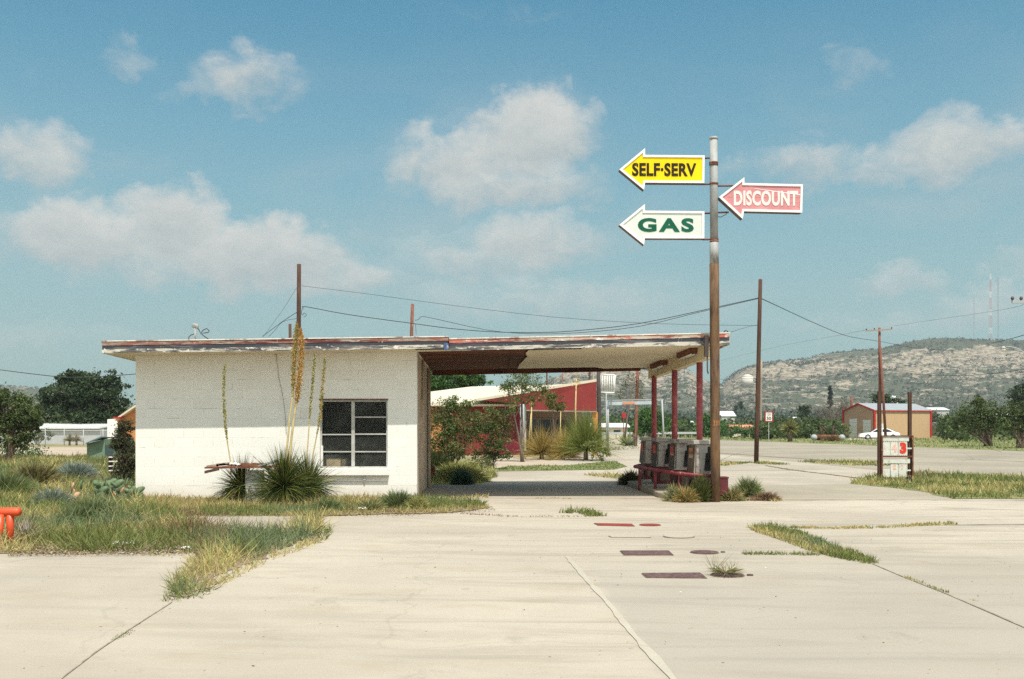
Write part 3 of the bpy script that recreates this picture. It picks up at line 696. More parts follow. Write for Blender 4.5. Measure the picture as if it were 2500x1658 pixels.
X = XC * CT + RR * ST; Y = -XC * ST + RR * CT
nz = np.zeros_like(H); sc_ = np.clip(H / 60, 0, 1)
for i in range(PX.shape[0]):
    for j in range(PX.shape[1]):
        x, y = X[i, j], Y[i, j]
        nz[i, j] = mnoise.fractal(Vector((x * .0045, y * .0045, 3)), .9, 2.1, 4) * 20 * (.25 + .75 * (RR[i, j] < 1800)) + mnoise.fractal(Vector((x * .035, y * .035, 9)), .8, 2.2, 3) * 4.5
top = RR > 1700
nz = np.where(top, nz * .35, nz)
Z = H + nz * sc_ - 1.0 * (1 - sc_)
V = np.stack([X, Y, Z], -1).reshape(-1, 3); ni, nj = PX.shape
ii, jj = np.meshgrid(np.arange(ni - 1), np.arange(nj - 1), indexing='ij'); a = (ii * nj + jj).ravel()
o = np_mesh('hills', V, np.stack([a, a + nj, a + nj + 1, a + 1], 1), M['hill']); tag(o, kind='structure')
def hill_top(px, r):
    return float(hill_h(np.array([px]), np.array([r]))[0])
# scrub bushes scattered over the slopes, one mass
rng = np.random.default_rng(12); n = 15000
bp = np.concatenate([rng.uniform(1340, 2640, int(n * .93)), rng.uniform(-60, 200, n - int(n * .93))]); br = rng.uniform(850, 1960, n)
hx = (bp - 1250) / F * br; bx = hx * CT + br * ST; by = -hx * ST + br * CT
ip = np.clip(np.searchsorted(pxs, bp), 0, ni - 1); ir = np.clip(np.searchsorted(rs, br), 0, nj - 1)
bz = Z[ip, ir]
den = np.array([mnoise.noise(Vector((x * .012, y * .012, z * .05))) for x, y, z in zip(bx, by, bz)])
k = den + rng.normal(0, .35, n) > -.05
bx, by, bz, br = bx[k], by[k], bz[k], br[k]; n = len(bx)
s = rng.uniform(1.6, 4.2, n)
cen = np.stack([bx, by, bz + s * .3], 1)
pts = (cen[:, None, :] + rng.normal(size=(n, 9, 3)) * (s[:, None, None] * np.array([.42, .42, .26]))).reshape(-1, 3)
V, Q = leaf_quads(pts, np.repeat(s * .62, 9), rng, 0, .9)
cc_ = np.repeat(np.array([(.05, .065, .035), (.07, .08, .045), (.09, .095, .06)])[rng.integers(0, 3, n)], 9, 0)
tag(np_mesh('hillside_scrub', V, Q, M['foliage'], None, np.repeat(cc_, 4, 0)), 'dark scrub bushes dotted over the rocky hillside', 'scrub', None, 'stuff')

# ================================================================== STATION BUILDING
WY = 21.66
XL = onY(331, 1045, WY).x; XR = onY(1018, 1045, WY).x
xl_roof = onY(247, 832, 20.94).x; x_step = onY(1096, 822, 20.94).x; xr_roof = onY(1783, 811, 20.98).x
RYF, RYB = 20.92, 27.15
def plane(pA, pB, back):
    """roof height as a function of x,y from two front points and the drop to the back"""
    s = (pB.z - pA.z) / (pB.x - pA.x)
    return lambda x, y: pA.z + (x - pA.x) * s - (y - RYF) / (RYB - RYF) * back
zt = plane(onY(247, 832, RYF), onY(1096, 820.5, RYF), .13)
zc = plane(onY(1098, 826, RYF + .05), onY(1783, 811.5, RYF + .05), .13)
HB = .25
def slab(mb, f, x0, x1, y0, y1, a, b):
    """sloped slab between a and b below the plane f"""
    return mb.hexa([(x, y, f(x, y) - b) for x, y in ((x0, y0), (x1, y0), (x1, y1), (x0, y1))] + [(x, y, f(x, y) - a) for x, y in ((x0, y0), (x1, y0), (x1, y1), (x0, y1))])
st = thing('gas_station', ((XL + XR) / 2, WY, 0), 'white painted concrete block building of the closed filling station with its long flat canopy', 'building')
wx0, wx1 = onY(781, 1, WY).x, onY(946, 1, WY).x; wz1, wz0 = onY(860, 976, WY).z, onY(860, 1143, WY).z
ZW = 3.10
T = .2
mb = MB(); zf = lambda x: zt(x, WY) - HB + .02
def wallpiece(mb, x0, x1, z0, z1=None):
    a, b = (z1, z1) if z1 is not None else (zf(x0), zf(x1))
    mb.hexa([(x0, WY, z0), (x1, WY, z0), (x1, WY + T, z0), (x0, WY + T, z0), (x0, WY, a), (x1, WY, b), (x1, WY + T, b), (x0, WY + T, a)])
wallpiece(mb, XL, wx0, -.05); wallpiece(mb, wx1, XR, -.05); wallpiece(mb, wx0, wx1, -.05, wz0); wallpiece(mb, wx0, wx1, wz1)
mb.build('front_wall', M['block'], st)
YB = 26.9; XRB = onY(1047, 1045, YB).x
MB().hexa([(XL, WY + T, -.05), (XL + T, WY + T, -.05), (XL + T, YB, -.05), (XL, YB, -.05), (XL, WY + T, zt(XL, WY) - HB + .01), (XL + T, WY + T, zt(XL, WY) - HB + .01), (XL + T, YB, zt(XL, YB) - HB + .01), (XL, YB, zt(XL, YB) - HB + .01)]).build('left_wall', M['block'], st)
sw = MB().hexa([(XR - T, WY + T, -.05), (XR, WY + T, -.05), (XRB, YB, -.05), (XRB - T, YB, -.05), (XR - T, WY + T, zt(XR, WY) - HB + .01), (XR, WY + T, zt(XR, WY) - HB + .01), (XRB, YB, zt(XR, YB) - HB + .01), (XRB - T, YB, zt(XR, YB) - HB + .01)]).build('side_wall', M['sidewall'], st)
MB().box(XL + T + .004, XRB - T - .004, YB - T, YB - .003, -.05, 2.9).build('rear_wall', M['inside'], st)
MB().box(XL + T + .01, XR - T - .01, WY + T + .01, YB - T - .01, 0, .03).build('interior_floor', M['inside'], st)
# things seen through the window
cx = onY(905, 1100, 25).x
MB().box(cx - 1.0, cx + .9, 25.6, 26.0, .03, 1.9).box(cx - 1.1, cx + .95, 25.4, 25.596, 1.2, 1.24).build('back_counter', M['shelf'], st)
zs = onY(820, 1141, WY + .5).z
tbx = onY(815, 1, WY + .5).x
tb = thing('display_shelf', (tbx, WY + .5, 0), 'dark shelf just inside the window of the station', 'shelf')
MB().box(wx0 - .1, wx1 + .1, WY + .26, WY + .8, zs - .04, zs).build('shelf_top', M['shelf'], tb)
for xx in (wx0, wx1):
    MB().box(xx - .03, xx + .03, WY + .5, WY + .56, .03, zs - .04).build('leg', M['shelf'], tb)
for (a, b, t_, d0, d1, lb, cut) in ((797, 831, 1120, .30, .55, 'brown cardboard box in the lower left pane of the window', 1), (831, 843, 1121, .42, .66, 'darker cardboard box half behind the brown one in the window', 0)):
    x0, x1 = onY(a, 1, WY + d0).x, onY(b, 1, WY + d0).x; z1 = onY(800, t_, WY + d0).z
    m_ = MB().box(x0, x1, WY + d0, WY + d1, zs, z1)
    bx_ = thing('cardboard_box', ((x0 + x1) / 2, WY + d0, zs), lb, 'box')
    m_.build('carton', M['card'], bx_, bevel=.004)
    MB().box(x0 + (x1 - x0) * .42, x0 + (x1 - x0) * .58, WY + d0 - .003, WY + d1, z1, z1 + .003).build('tape_strip', M['shelf'], bx_)
# window
win = thing('window', (0, 0, 0), None, None); del_keys = win; win.parent = st; win.location = -st.location
def wbar(mb, x0, x1, z0, z1, y0=.05, y1=.11): mb.box(x0, x1, WY + y0, WY + y1, z0, z1)
PX = lambda p: onY(p, 1, WY + .05).x
PZ = lambda p: onY(860, p, WY + .05).z
mb = MB()
wbar(mb, wx0, PX(786), wz0, wz1); wbar(mb, PX(943), wx1, wz0, wz1)
wbar(mb, PX(786), PX(943), PZ(981), wz1); wbar(mb, PX(786), PX(943), wz0, PZ(1139))
wbar(mb, PX(858), PX(866), PZ(1139), PZ(981), .045, .11)
for a, b, z in ((786, 858, 1061), (866, 943, 1060), (866, 943, 1018.5), (786, 858, 1103), (866, 943, 1103)):
    wbar(mb, PX(a), PX(b), PZ(z + 1.5), PZ(z - 1.5), .055, .10)
fr = mb.build('window_frame', M['alum'])
gl = MB().box(PX(786) + .002, PX(943) - .002, WY + .078, WY + .082, PZ(1139) + .002, PZ(981) - .002).build('pane', M['glass'])
bd = MB().box(PX(783.5), PX(789), WY + .02, WY + .044, PZ(1139), PZ(1088)).build('patch_board', M['white'])
hd = MB().box(wx0 - .02, wx1 + .02, WY - .012, WY + .05, wz1, wz1 + .022).build('lintel_strip', M['rust'])
for o in (fr, gl, bd, hd): o.parent = win
sill = MB().box(onY(775, 1, WY - .1).x, onY(949, 1, WY - .1).x, WY - .10, WY + .05, onY(860, 1161, WY - .1).z, wz0 - .002).build('window_sill', M['white'], None, bevel=.008)
sill.parent = win
# recessed band and box under the sill
MB().box(onY(800, 1, WY).x, onY(946, 1, WY).x, WY - .022, WY, onY(860, 1175, WY).z, onY(860, 1172, WY).z).build('pipe_strip', M['white'], st)
cb = onY(890, 1166, WY - .05)
MB().box(cb.x - .02, cb.x + .02, WY - .06, WY, cb.z - .05, cb.z + .03).build('junction_box', M['steel'], st)
MB().tube([(cb.x, WY - .02, cb.z - .05), (cb.x, WY - .02, cb.z - .13)], .012, 6).build('conduit', M['white'], st, True)
# conduit under the eave and the loose wire down the wall
eave = [onY(x, y, WY - .02) for x, y in ((331, 867), (400, 865), (500, 866), (600, 864), (668, 862))]
MB().tube(eave + [onY(674, 866, WY - .02)], .009, 6).build('eave_conduit', M['sidewall'], st, True)
drop = [onY(x, y, WY - .015) for x, y in ((674, 866), (678, 895), (680, 920), (687, 950), (693, 985), (697, 1020), (699, 1060))]
MB().tube(drop, .0045, 5).build('loose_wire', M['paleWood'], st, True)
for px, py in ((431, 862), (686, 860)):
    p = onY(px, py, WY - .04); MB().box(p.x - .035, p.x + .035, WY - .07, WY, p.z - .02, p.z + .02).build('eave_bracket', M['rust'], st)
# stuff on the side wall
for y_, r_ in ((23.4, .03), (25.9, .045), (26.35, .03)):
    xx = XR + (XRB - XR) * (y_ - WY) / (YB - WY)
    MB().tube([(xx + r_ + .005, y_, 0), (xx + r_ + .005, y_, zt(xx, y_) - HB)], r_, 8).build('wall_pipe', M['sidewall'], st, True)
MB().box(XR + .0, XR + .12, 26.2, 26.7, .28, .5).build('meter_box', M['rust'], st)
MB().box(XR - .03, XR + .03, 23.0, 23.9, .1, 2.15).build('side_door', M['sidewall'], st)

# roofs
rf = thing('roof', (0, 0, 0), None, None); rf.parent = st; rf.location = -st.location
def rp(mb, name, m, bevel=0):
    o = mb.build(name, m, None, bevel=bevel); o.parent = rf; return o
e = .006
rp(slab(MB(), zt, xl_roof + .03, XR + .004, RYF + .03, RYB - .03, .03, HB - .004), 'roof_deck', M['soffit'])
rp(slab(MB(), zt, XR + .006, x_step - .035, RYF + .05, RYB - .03, .03, .12), 'roof_deck', M['deck'])
rp(slab(MB(), zc, x_step + .005, xr_roof - .03, RYF + .08, RYB - .03, .03, .10), 'canopy_deck', M['deck'])
def fascia(f, x0, x1, yf, left, right, names):
    yb = RYB
    bands = [(-.004, .018, .0, .030, 'trim'), (.018, .095, .012, .030, names[0]), (.095, .172, .020, .038, names[1]), (.172, HB, .012, .03, names[2])]
    for a, b, inset, th, mt in bands:
        nm = {'trim': 'roof_edge'}.get(mt, 'fascia_board')
        q = inset
        rp(slab(MB(), f, x0 + (q if left else 0), x1 - (q if right else 0), yf + q, yf + q + th, a, b), nm, M[mt])
        if left: rp(slab(MB(), f, x0 + q, x0 + q + th, yf + q + th, yb, a, b), nm, M[mt])
        if right: rp(slab(MB(), f, x1 - q - th, x1 - q, yf + q + th, yb if not left else yb, a, min(b, .10) if left and a < .1 else b) if not (left and a >= .1) else slab(MB(), f, x1 - q - th, x1 - q, yf + q + th, yf + .14, a, b), nm, M[mt])
        rp(slab(MB(), f, x0 + (q + th if left else 0), x1 - (q + th if right else 0), yb - .002, yb + .03, a, b), nm, M[mt])
fascia(zt, xl_roof, x_step - .004, RYF, True, True, ('fred', 'fdark', 'fwhite'))
fascia(zc, x_step + .004, xr_roof, RYF + .05, False, True, ('fredr', 'fdark', 'fwhite'))
# blue-painted end of the step
p0, p1 = onY(1084, 838, RYF - .01), onY(1095, 852, RYF - .01)
rp(MB().box(p0.x, p1.x, RYF - .008, RYF + .005, p1.z - .02, p0.z), 'corner_plate', M['fblue'])
# gravel stop / roofing felt on top
rp(slab(MB(), zt, xl_roof + .05, x_step - .05, RYF + .05, RYB - .05, .012, .028), 'roofing', M['trim'])
rp(slab(MB(), zc, x_step + .03, xr_roof - .05, RYF + .09, RYB - .05, .012, .028), 'roofing', M['trim'])

# canopy ceiling: plaster panels left on the right part, boards bare on the left
can = thing('canopy_ceiling', (0, 0, 0), None, None); can.parent = st; can.location = -st.location
def cp(mb, name, m, bevel=0):
    o = mb.build(name, m, None, bevel=bevel); o.parent = can; return o
ZP = .225
def cpoly(pts, a, b):
    """ceiling panel from pixel outline measured on the ceiling plane"""
    out_ = []
    for px, py in pts:
        lo_y, hi_y = 20.0, 32.0
        for _ in range(40):
            m_ = (lo_y + hi_y) / 2; q = onY(px, py, m_)
            if q.z > zc(q.x, m_) - b: lo_y = m_
            else: hi_y = m_
        q = onY(px, py, (lo_y + hi_y) / 2); out_.append((q.x, min(max(q.y, RYF + .1), RYB - .06)))
    top_ = [(x, y, zc(x, y) - a) for x, y in out_]; bot = [(x, y, zc(x, y) - b) for x, y in out_]
    n = len(out_)
    return MB().add(bot + top_, [tuple(range(n)), tuple(range(2 * n - 1, n - 1, -1))] + [(i, i + n, (i + 1) % n + n, (i + 1) % n) for i in range(n)])
yA, yB_ = 21.05, 21.55
xq = lambda px, Y: onY(px, 1, Y).x
def zpanel(name, P):
    n = len(P); top_ = [(x, y, zc(x, y) - ZP + .015) for x, y in P]; bot = [(x, y, zc(x, y) - ZP) for x, y in P]
    cp(MB().add(bot + top_, [tuple(range(n)), tuple(range(2 * n - 1, n - 1, -1))] + [(i, i + n, (i + 1) % n + n, (i + 1) % n) for i in range(n)]), name, M['soffit'])
XB0 = onY(1722, 875, 21.1).x; XB1 = onY(1583, 925, RYB - .1).x
bxl = lambda y: XB0 + (XB1 - XB0) * (y - 21.1) / (RYB - .1 - 21.1)
r1, r2 = 23.2, 25.2
zpanel('ceiling_panel', [(xq(1290, 21.62), 21.62), (xq(1418, 21.62), 21.62), (xq(1424, 21.12), 21.12), (bxl(21.1) - .01, 21.12), (bxl(r1) - .01, r1), (xq(1276, r1) + .12, r1), (xq(1280, 22.3) + .03, 22.3)])
zpanel('ceiling_panel', [(xq(1274, r1) + .11, r1 + .012), (bxl(r1) - .01, r1 + .012), (bxl(r2) - .01, r2), (xq(1262, r2) + .06, r2)])
zpanel('ceiling_panel', [(xq(1262, r2) + .06, r2 + .012), (bxl(r2) - .01, r2 + .012), (bxl(RYB - .08) - .01, RYB - .08), (xq(1476, RYB - .08), RYB - .08), (xq(1452, 26.5), 26.5), (xq(1264, 26.4), 26.4)])
zpanel('ceiling_strip', [(XR + .02, 21.1), (xq(1152, 21.1), 21.1), (xq(1150, 21.35), 21.35), (XR + .02, 21.35)])
# bare joists
for k in range(15):
    xj = XR + .35 + k * .42
    if k == 0: cp(slab(MB(), zc, XR + .02, xq(1440, 24), RYF + .12, RYB - .07, .16, .185), 'board_ceiling', M['deck'])
    if xj < xq(1440, 24) and k % 3 == 1: cp(slab(MB(), zc, xj - .02, xj + .02, RYF + .13, RYB - .075, .186, .20), 'batten', M['deck'])
cp(slab(MB(), zc, XR + .02, XB1 - .2, RYB - .07, RYB - .02, .10, .30), 'rear_beam', M['deck'])
# edge beam with fluorescent fixtures
zb = lambda y: onY(1722, 875, 21.1).z + (onY(1583, 925, RYB - .1).z - onY(1722, 875, 21.1).z) * (y - 21.1) / (RYB - .1 - 21.1)
y0, y1 = 21.1, RYB - .08; bw = .16
cp(MB().hexa([(bxl(y0), y0, zb(y0)), (bxl(y0) + bw, y0, zb(y0)), (bxl(y1) + bw, y1, zb(y1)), (bxl(y1), y1, zb(y1)),
              (bxl(y0), y0, zc(bxl(y0), y0) - .1), (bxl(y0) + bw, y0, zc(bxl(y0), y0) - .1), (bxl(y1) + bw, y1, zc(bxl(y1), y1) - .1), (bxl(y1), y1, zc(bxl(y1), y1) - .1)]), 'edge_beam', M['beam'])
cp(slab(MB(), zc, XB0 + bw + .01, xr_roof - .04, 21.05, RYB - .08, .20, .22), 'outer_soffit', M['soffit'])
for (ya, yb_) in ((21.75, 23.0), (24.7, 26.0)):
    x0, x1 = bxl(ya) - .01, bxl(yb_) - .01
    fx = MB()
    zz = lambda x, y: zc(x, y) - ZP - .002
    fx.hexa([(x0 - .16, ya, zz(x0, ya) - .11), (x0, ya, zz(x0, ya) - .11), (x1, yb_, zz(x1, yb_) - .11), (x1 - .16, yb_, zz(x1, yb_) - .11), (x0 - .16, ya, zz(x0, ya)), (x0, ya, zz(x0, ya)), (x1, yb_, zz(x1, yb_)), (x1 - .16, yb_, zz(x1, yb_))])
    f_ = cp(fx, 'light_fixture', M['rust'])
    for q in (-.115, -.045):
        t_ = MB().tube([(x0 + q, ya + .04, zz(x0, ya) - .135), (x1 + q, yb_ - .04, zz(x1, yb_) - .135)], .018, 8).build('fluorescent_tube', M['white'], None, True); t_.parent = f_
# columns
for px, Y in ((1597, 26.3), (1647, 24.2), (1708, 22.1)):
    x = onY(px, 1, Y).x
    cp(MB().tube([(x, Y, .1), (x, Y, zb(Y) + .03)], .068, 16), 'column', M['colred']).data.shade_smooth()

# weatherhead on the roof with its looped cable
b = onY(478, 818, 23.0); zb0 = zt(b.x, 23.0) - .02; tp = onY(476, 797, 23.0)
wh = thing('service_mast', (b.x, 23.0, zb0), 'short grey service mast with looped black cable on the left of the roof', 'mast')
MB().tube([(b.x, 23, zb0), (tp.x, 23, tp.z)], .022, 8).build('mast_pipe', M['silver'], wh, True)
MB().tube([(tp.x - .05, 23, tp.z - .03), (tp.x - .01, 23, tp.z + .035), (tp.x + .04, 23, tp.z + .02), (tp.x + .06, 23, tp.z - .04)], [.03, .05, .05, .03], 8).build('weatherhead', M['silver'], wh, True)
cab = [onY(x, y, 23) for x, y in ((481, 800), (486, 806), (490, 814), (496, 806), (505, 802), (511, 808), (508, 812), (499, 813), (491, 815), (500, 822), (509, 828))]
MB().tube(cab, .011, 5).build('cable_loop', M['wire'], wh, True)
MB().tube([onY(x, y, 23) for x, y in ((476, 815), (466, 818), (461, 823), (461, 830))], .010, 5).build('cable_tail', M['wire'], wh, True)

# bird-like bracket at the canopy's right corner
p = onY(1776, 812, 21.0); mbx = MB()
mbx.tube([(p.x - .06, 21.1, zc(p.x, 21.1)), (p.x - .02, 21.1, zc(p.x, 21.1) + .06), (p.x + .04, 21.1, zc(p.x, 21.1) + .03)], .014, 6)
o = mbx.build('roof_hook', M['insul'], None, True); o.parent = rf

# ================================================================== PUMP ISLAND
isl = [(3.62, 21.9), (3.85, 21.35), (4.3, 21.05), (5.0, 21.05), (5.1, 21.4), (5.0, 28.6), (3.6, 28.6)]
tag(MB().prism([(x, y, 0.0) for x, y in isl], (0, 0, .12)).build('pump_island', M['patch'], bevel=.02), 'raised concrete island under the row of old pumps', 'kerb island')
grp = 'old fuel pumps on the island'
def pump(x0, y0, label, seed):
    """narrow face towards the camera, x0 = left edge of the cap, y0 = front"""
    W, D = .50, .78; z0 = .12
    t = thing('fuel_pump', (x0 + W / 2, y0 + D / 2, z0), label, 'fuel pump', grp)
    def taper(zb_, zt_, i0, i1, m, nm, bev=.01, d0=0.0, d1=0.0):
        P = []
        for z, i, d in ((zb_, i0, d0), (zt_, i1, d1)):
            P += [(x0 + i, y0 + d, z), (x0 + W - i, y0 + d, z), (x0 + W - i, y0 + D - d, z), (x0 + i, y0 + D - d, z)]
        return MB().hexa(P).build(nm, m, t, bevel=bev)
    taper(z0, z0 + .42, .035, .03, M['pumpred'], 'lower_cabinet', d0=.03, d1=.03)
    body = taper(z0 + .425, z0 + 1.04, .0, .045, M['pumpw'], 'upper_cabinet', d0=.0, d1=.04)
    taper(z0 + 1.042, z0 + 1.125, .0, .0, M['pumpw'], 'cap', d0=.0, d1=.0)
    for sx in (x0 - .006, x0 + W + .001):      # dark side panels
        MB().hexa([(sx, y0 + .03, z0 + .44), (sx + .005, y0 + .03, z0 + .44), (sx + .005, y0 + D - .03, z0 + .44), (sx, y0 + D - .03, z0 + .44)] + [(q + (.045 if sx < x0 else -.045), y_, z0 + 1.02) for q, y_ in ((sx, y0 + .07), (sx + .005, y0 + .07), (sx + .005, y0 + D - .07), (sx, y0 + D - .07))]).build('side_panel', M['shelf'], t)
    # dial windows on the long faces
    for sx, nm in ((x0 + .018, 'dial_glass'), (x0 + W - .024, 'dial_glass')):
        MB().box(sx, sx + .006, y0 + .18, y0 + .62, z0 + .74, z0 + .96).build(nm, M['carglass'], t)
    # side trim strips on the narrow face
    for xx in (x0 + .035, x0 + W - .06):
        MB().hexa([(xx - .012, y0 - .004, z0 + .46), (xx + .012, y0 - .004, z0 + .46), (xx + .012, y0 + .02, z0 + .46), (xx - .012, y0 + .02, z0 + .46),
                   (xx + .012, y0 + .034, z0 + 1.02), (xx + .030, y0 + .034, z0 + 1.02), (xx + .030, y0 + .06, z0 + 1.02), (xx + .012, y0 + .06, z0 + 1.02)]).build('corner_strip', M['shelf'], t)
    # nozzle boot and nozzle on the narrow face, right-hand side
    nx = x0 + W * .60
    MB().hexa([(nx - .09, y0 - .06, z0 + .50), (nx + .05, y0 - .06, z0 + .50), (nx + .05, y0 + .015, z0 + .50), (nx - .09, y0 + .015, z0 + .50),
               (nx - .05, y0 - .02, z0 + .86), (nx + .08, y0 - .02, z0 + .86), (nx + .08, y0 + .03, z0 + .86), (nx - .05, y0 + .03, z0 + .86)]).build('nozzle_boot', M['black'], t, bevel=.008)
    MB().tube([(nx + .0, y0 - .05, z0 + .98), (nx + .01, y0 - .09, z0 + .93), (nx, y0 - .085, z0 + .80), (nx - .03, y0 - .06, z0 + .68)], [.032, .045, .038, .025], 8).build('nozzle', M['black'], t, True)
    rr = random.Random(seed); sw_ = rr.uniform(-.1, .12)
    hose = [(nx, y0 - .09, z0 + .90), (nx + .05, y0 - .16, z0 + .72), (nx + .02, y0 - .24, z0 + .45), (nx - .16 + sw_, y0 - .34, z0 + .30), (nx - .34 + sw_, y0 - .30, z0 + .36), (nx - .38 + sw_, y0 - .18, z0 + .22), (nx - .3, y0 - .05, z0 + .12)]
    P = []
    for i in range(len(hose) - 1):
        p0, p1, p2, p3 = [Vector(hose[min(max(i + q, 0), len(hose) - 1)]) for q in (-1, 0, 1, 2)]
        for j in range(5):
            u = j / 5; P.append(.5 * ((2 * p1) + (p2 - p0) * u + (2 * p0 - 5 * p1 + 4 * p2 - p3) * u * u + (3 * p1 - p0 - 3 * p2 + p3) * u ** 3))
    P.append(Vector(hose[-1])); MB().tube(P, .021, 7).build('hose', M['black'], t, True)
    # exposed dark panel low on the front
    MB().box(x0 + .10, x0 + W - .12, y0 + .02, y0 + .028, z0 + .08, z0 + .30).build('access_panel', M['shelf'], t)
    return t
for i, (px, Y, lb) in enumerate(((1571, 27.4, 'farthest weathered fuel pump, behind the first red column'), (1602, 25.2, 'second fuel pump from the far end, black nozzle beside the red column'),
                                 (1646, 23.1, 'third fuel pump from the far end with its hose draped over the red pipe'), (1694, 21.05, 'nearest fuel pump, half behind the sign pole'))):
    pump(onY(px, 1, Y).x, Y, lb, i)
# red pipe guard round the island
gt = thing('pipe_guard', (3.8, 22.5, 0), 'faded red pipe railing bent around the pump island', 'railing')
A_, B_, C_, D_, E_ = onY(1550, 1143, 24.9), onY(1600, 1150, 23.2), onY(1700, 1164, 20.9), onY(1749, 1166, 20.95), onY(1752, 1160, 21.8)
top = [Vector((A_.x + .25, A_.y + .9, .56)), Vector((A_.x, A_.y, .56)), Vector((B_.x, B_.y, .54)), Vector((C_.x, C_.y, .52)), Vector((D_.x, D_.y, .52)), Vector((E_.x, E_.y + .6, .54))]
MB().tube(top, .042, 10).build('top_rail', M['guardred'], gt, True)
for q in (top[0], top[1] + (top[2] - top[1]) * .25, top[2], top[2] + (top[3] - top[2]) * .62, top[3] + (top[4] - top[3]) * .95, top[5]):
    MB().tube([(q.x, q.y, .0), (q.x, q.y, q.z - .02)], .038, 10).build('leg', M['guardred'], gt, True)
p = onY(1693, 1150, 21.9)
bn = thing('towel_box', (p.x, 21.9, .12), 'small dark red box standing between the pumps and the pipe railing', 'box')
MB().box(p.x - .04, p.x + .04, 21.85, 21.95, .12, .78).build('housing', M['pumpred'], bn, bevel=.006)
MB().box(p.x - .03, p.x + .03, 21.842, 21.849, .60, .70).build('slot', M['black'], bn)
p = onY(1767, 1170, 20.9)
kb = thing('hose_bin', (p.x, 20.95, .12), 'faded red squat bin just right of the sign pole base', 'bin')
MB().box(p.x - .085, p.x + .085, 20.86, 21.10, .12, .46).build('bin_body', M['pumpred'], kb, bevel=.01)
MB().box(p.x - .095, p.x + .095, 20.85, 21.11, .462, .50)  .build('lid', M['pumpred'], kb, bevel=.008)

# ================================================================== SIGN POLE
PY = 20.62
pb = onY(1747, 1223, PY); S = 20.62 / 2500
pt = thing('sign_pole', (pb.x, PY, 0), 'tall rust streaked steel pole with silver upper half beside the pumps', 'pole')
zz = lambda py: onY(1745, py, PY).z
tx = onY(1742, 335, PY).x
lx = lambda z: pb.x + (tx - pb.x) * z / zz(335)
low = [(lx(z), PY, z) for z in np.linspace(-.02, zz(645), 6)]
MB().tube(low, .096, 20).build('lower_shaft', M['rusty'], pt, True)
MB().tube([(lx(zz(648)), PY, zz(648)), (lx(zz(585)), PY, zz(585))], [.093, .090], 20).build('collar', M['silver'], pt, True)
MB().tube([(lx(zz(586)), PY, zz(586)), (lx(zz(338)), PY, zz(338))], .080, 20).build('upper_shaft', M['silver'], pt, True)
MB().tube([(lx(zz(341)), PY, zz(341)), (lx(zz(335)), PY, zz(335))], .087, 20).build('cap', M['silver'], pt, True)
for py in (396, 400, 583, 588, 447):
    MB().tube([(lx(zz(py)), PY, zz(py + 4)), (lx(zz(py)), PY, zz(py))], .092, 16).build('clamp_band', M['rust'], pt, True)
text_obj('painted_digits', '331', lx(1.5) - .06, lx(1.5) + .06, zz(1039), zz(1027), PY - .0965, M['orangewall'], pt, .0, .003)
p = onY(1726, 848, PY + .1); MB().box(p.x - .05, p.x + .02, PY + .05, PY + .16, zz(870), zz(818)).build('switch_box', M['dkmetal'], pt)
MB().tube([onY(1727, 868, PY + .08), onY(1727, 905, PY + .08), onY(1729, 912, PY + .05)], .014, 6).build('conduit', M['dkmetal'], pt, True)
def signy(name, outline, label, face, txt, tbox, tm, bold, nm, brackets, y=PY - .04, thick=.17, fr=5.2, frm='framew'):
    Z0 = lambda q: onY(q[0], q[1], y)
    P = [Z0(q) for q in outline]; c = Z0((sum(q[0] for q in outline) / 7, sum(q[1] for q in outline) / 7))
    t = thing(name, (c.x, y, c.z), label, 'sign')
    MB().prism([(q.x, y, q.z) for q in P], (0, thick, 0)).build('sign_box', M['under'], t)
    # raised white edge: ring between outline and inset outline
    def inset(P, d):
        out_ = []; n = len(P)
        A = sum(P[i].x * P[(i + 1) % n].z - P[(i + 1) % n].x * P[i].z for i in range(n)); sg = 1 if A > 0 else -1
        for i in range(n):
            a, b, c_ = P[i - 1], P[i], P[(i + 1) % n]
            e1 = Vector((b.x - a.x, b.z - a.z)).normalized(); e2 = Vector((c_.x - b.x, c_.z - b.z)).normalized()
            n1 = Vector((-e1.y, e1.x)) * sg; n2 = Vector((-e2.y, e2.x)) * sg
            bis = (n1 + n2); k = d / max(.3, bis.dot(n1)); out_.append(Vector((b.x + bis.x * k, y, b.z + bis.y * k)))
        return out_
    I = inset(P, fr * S); n = len(P)
    rg = MB()
    for i in range(n):
        j = (i + 1) % n
        q = [P[i], P[j], I[j], I[i]]
        rg.prism([(v.x, y - .030, v.z) for v in q], (0, .028, 0))
    rg.build('border', M[frm], t)
    MB().prism([(v.x, y - .012, v.z) for v in inset(P, fr * S + .001)], (0, .010, 0)).build('face', M[face], t)
    x0, x1 = Z0((tbox[0], 1)).x, Z0((tbox[1], 1)).x; z1, z0 = onY(tbox[0], tbox[2], y).z, onY(tbox[0], tbox[3], y).z
    text_obj('lettering', txt, x0, x1, z0, z1, y - .013, M[tm], t, bold, space=1.25 if txt == 'GAS' else 1.05)
    for a, b, py in brackets:
        q0, q1 = onY(a, py, PY), onY(b, py, PY)
        MB().tube([(q0.x, y + thick * .5, q0.z), (q1.x, PY + .02, q1.z)], .018, 8).build('bracket', M['rust'], t, True)
    return t
signy('arrow_sign', [(1512, 414.5), (1574.5, 362.4), (1574.5, 379), (1719.7, 380.3), (1718.8, 447.6), (1574.5, 446.5), (1572, 464)], 'yellow arrow sign with black letters reading SELF-SERV', 'yellow', 'SELF\u00b7SERV', (1543, 1699.5, 398, 430.5), 'ink', .036, 'a', [(1716, 1745, 385), (1716, 1745, 449)])
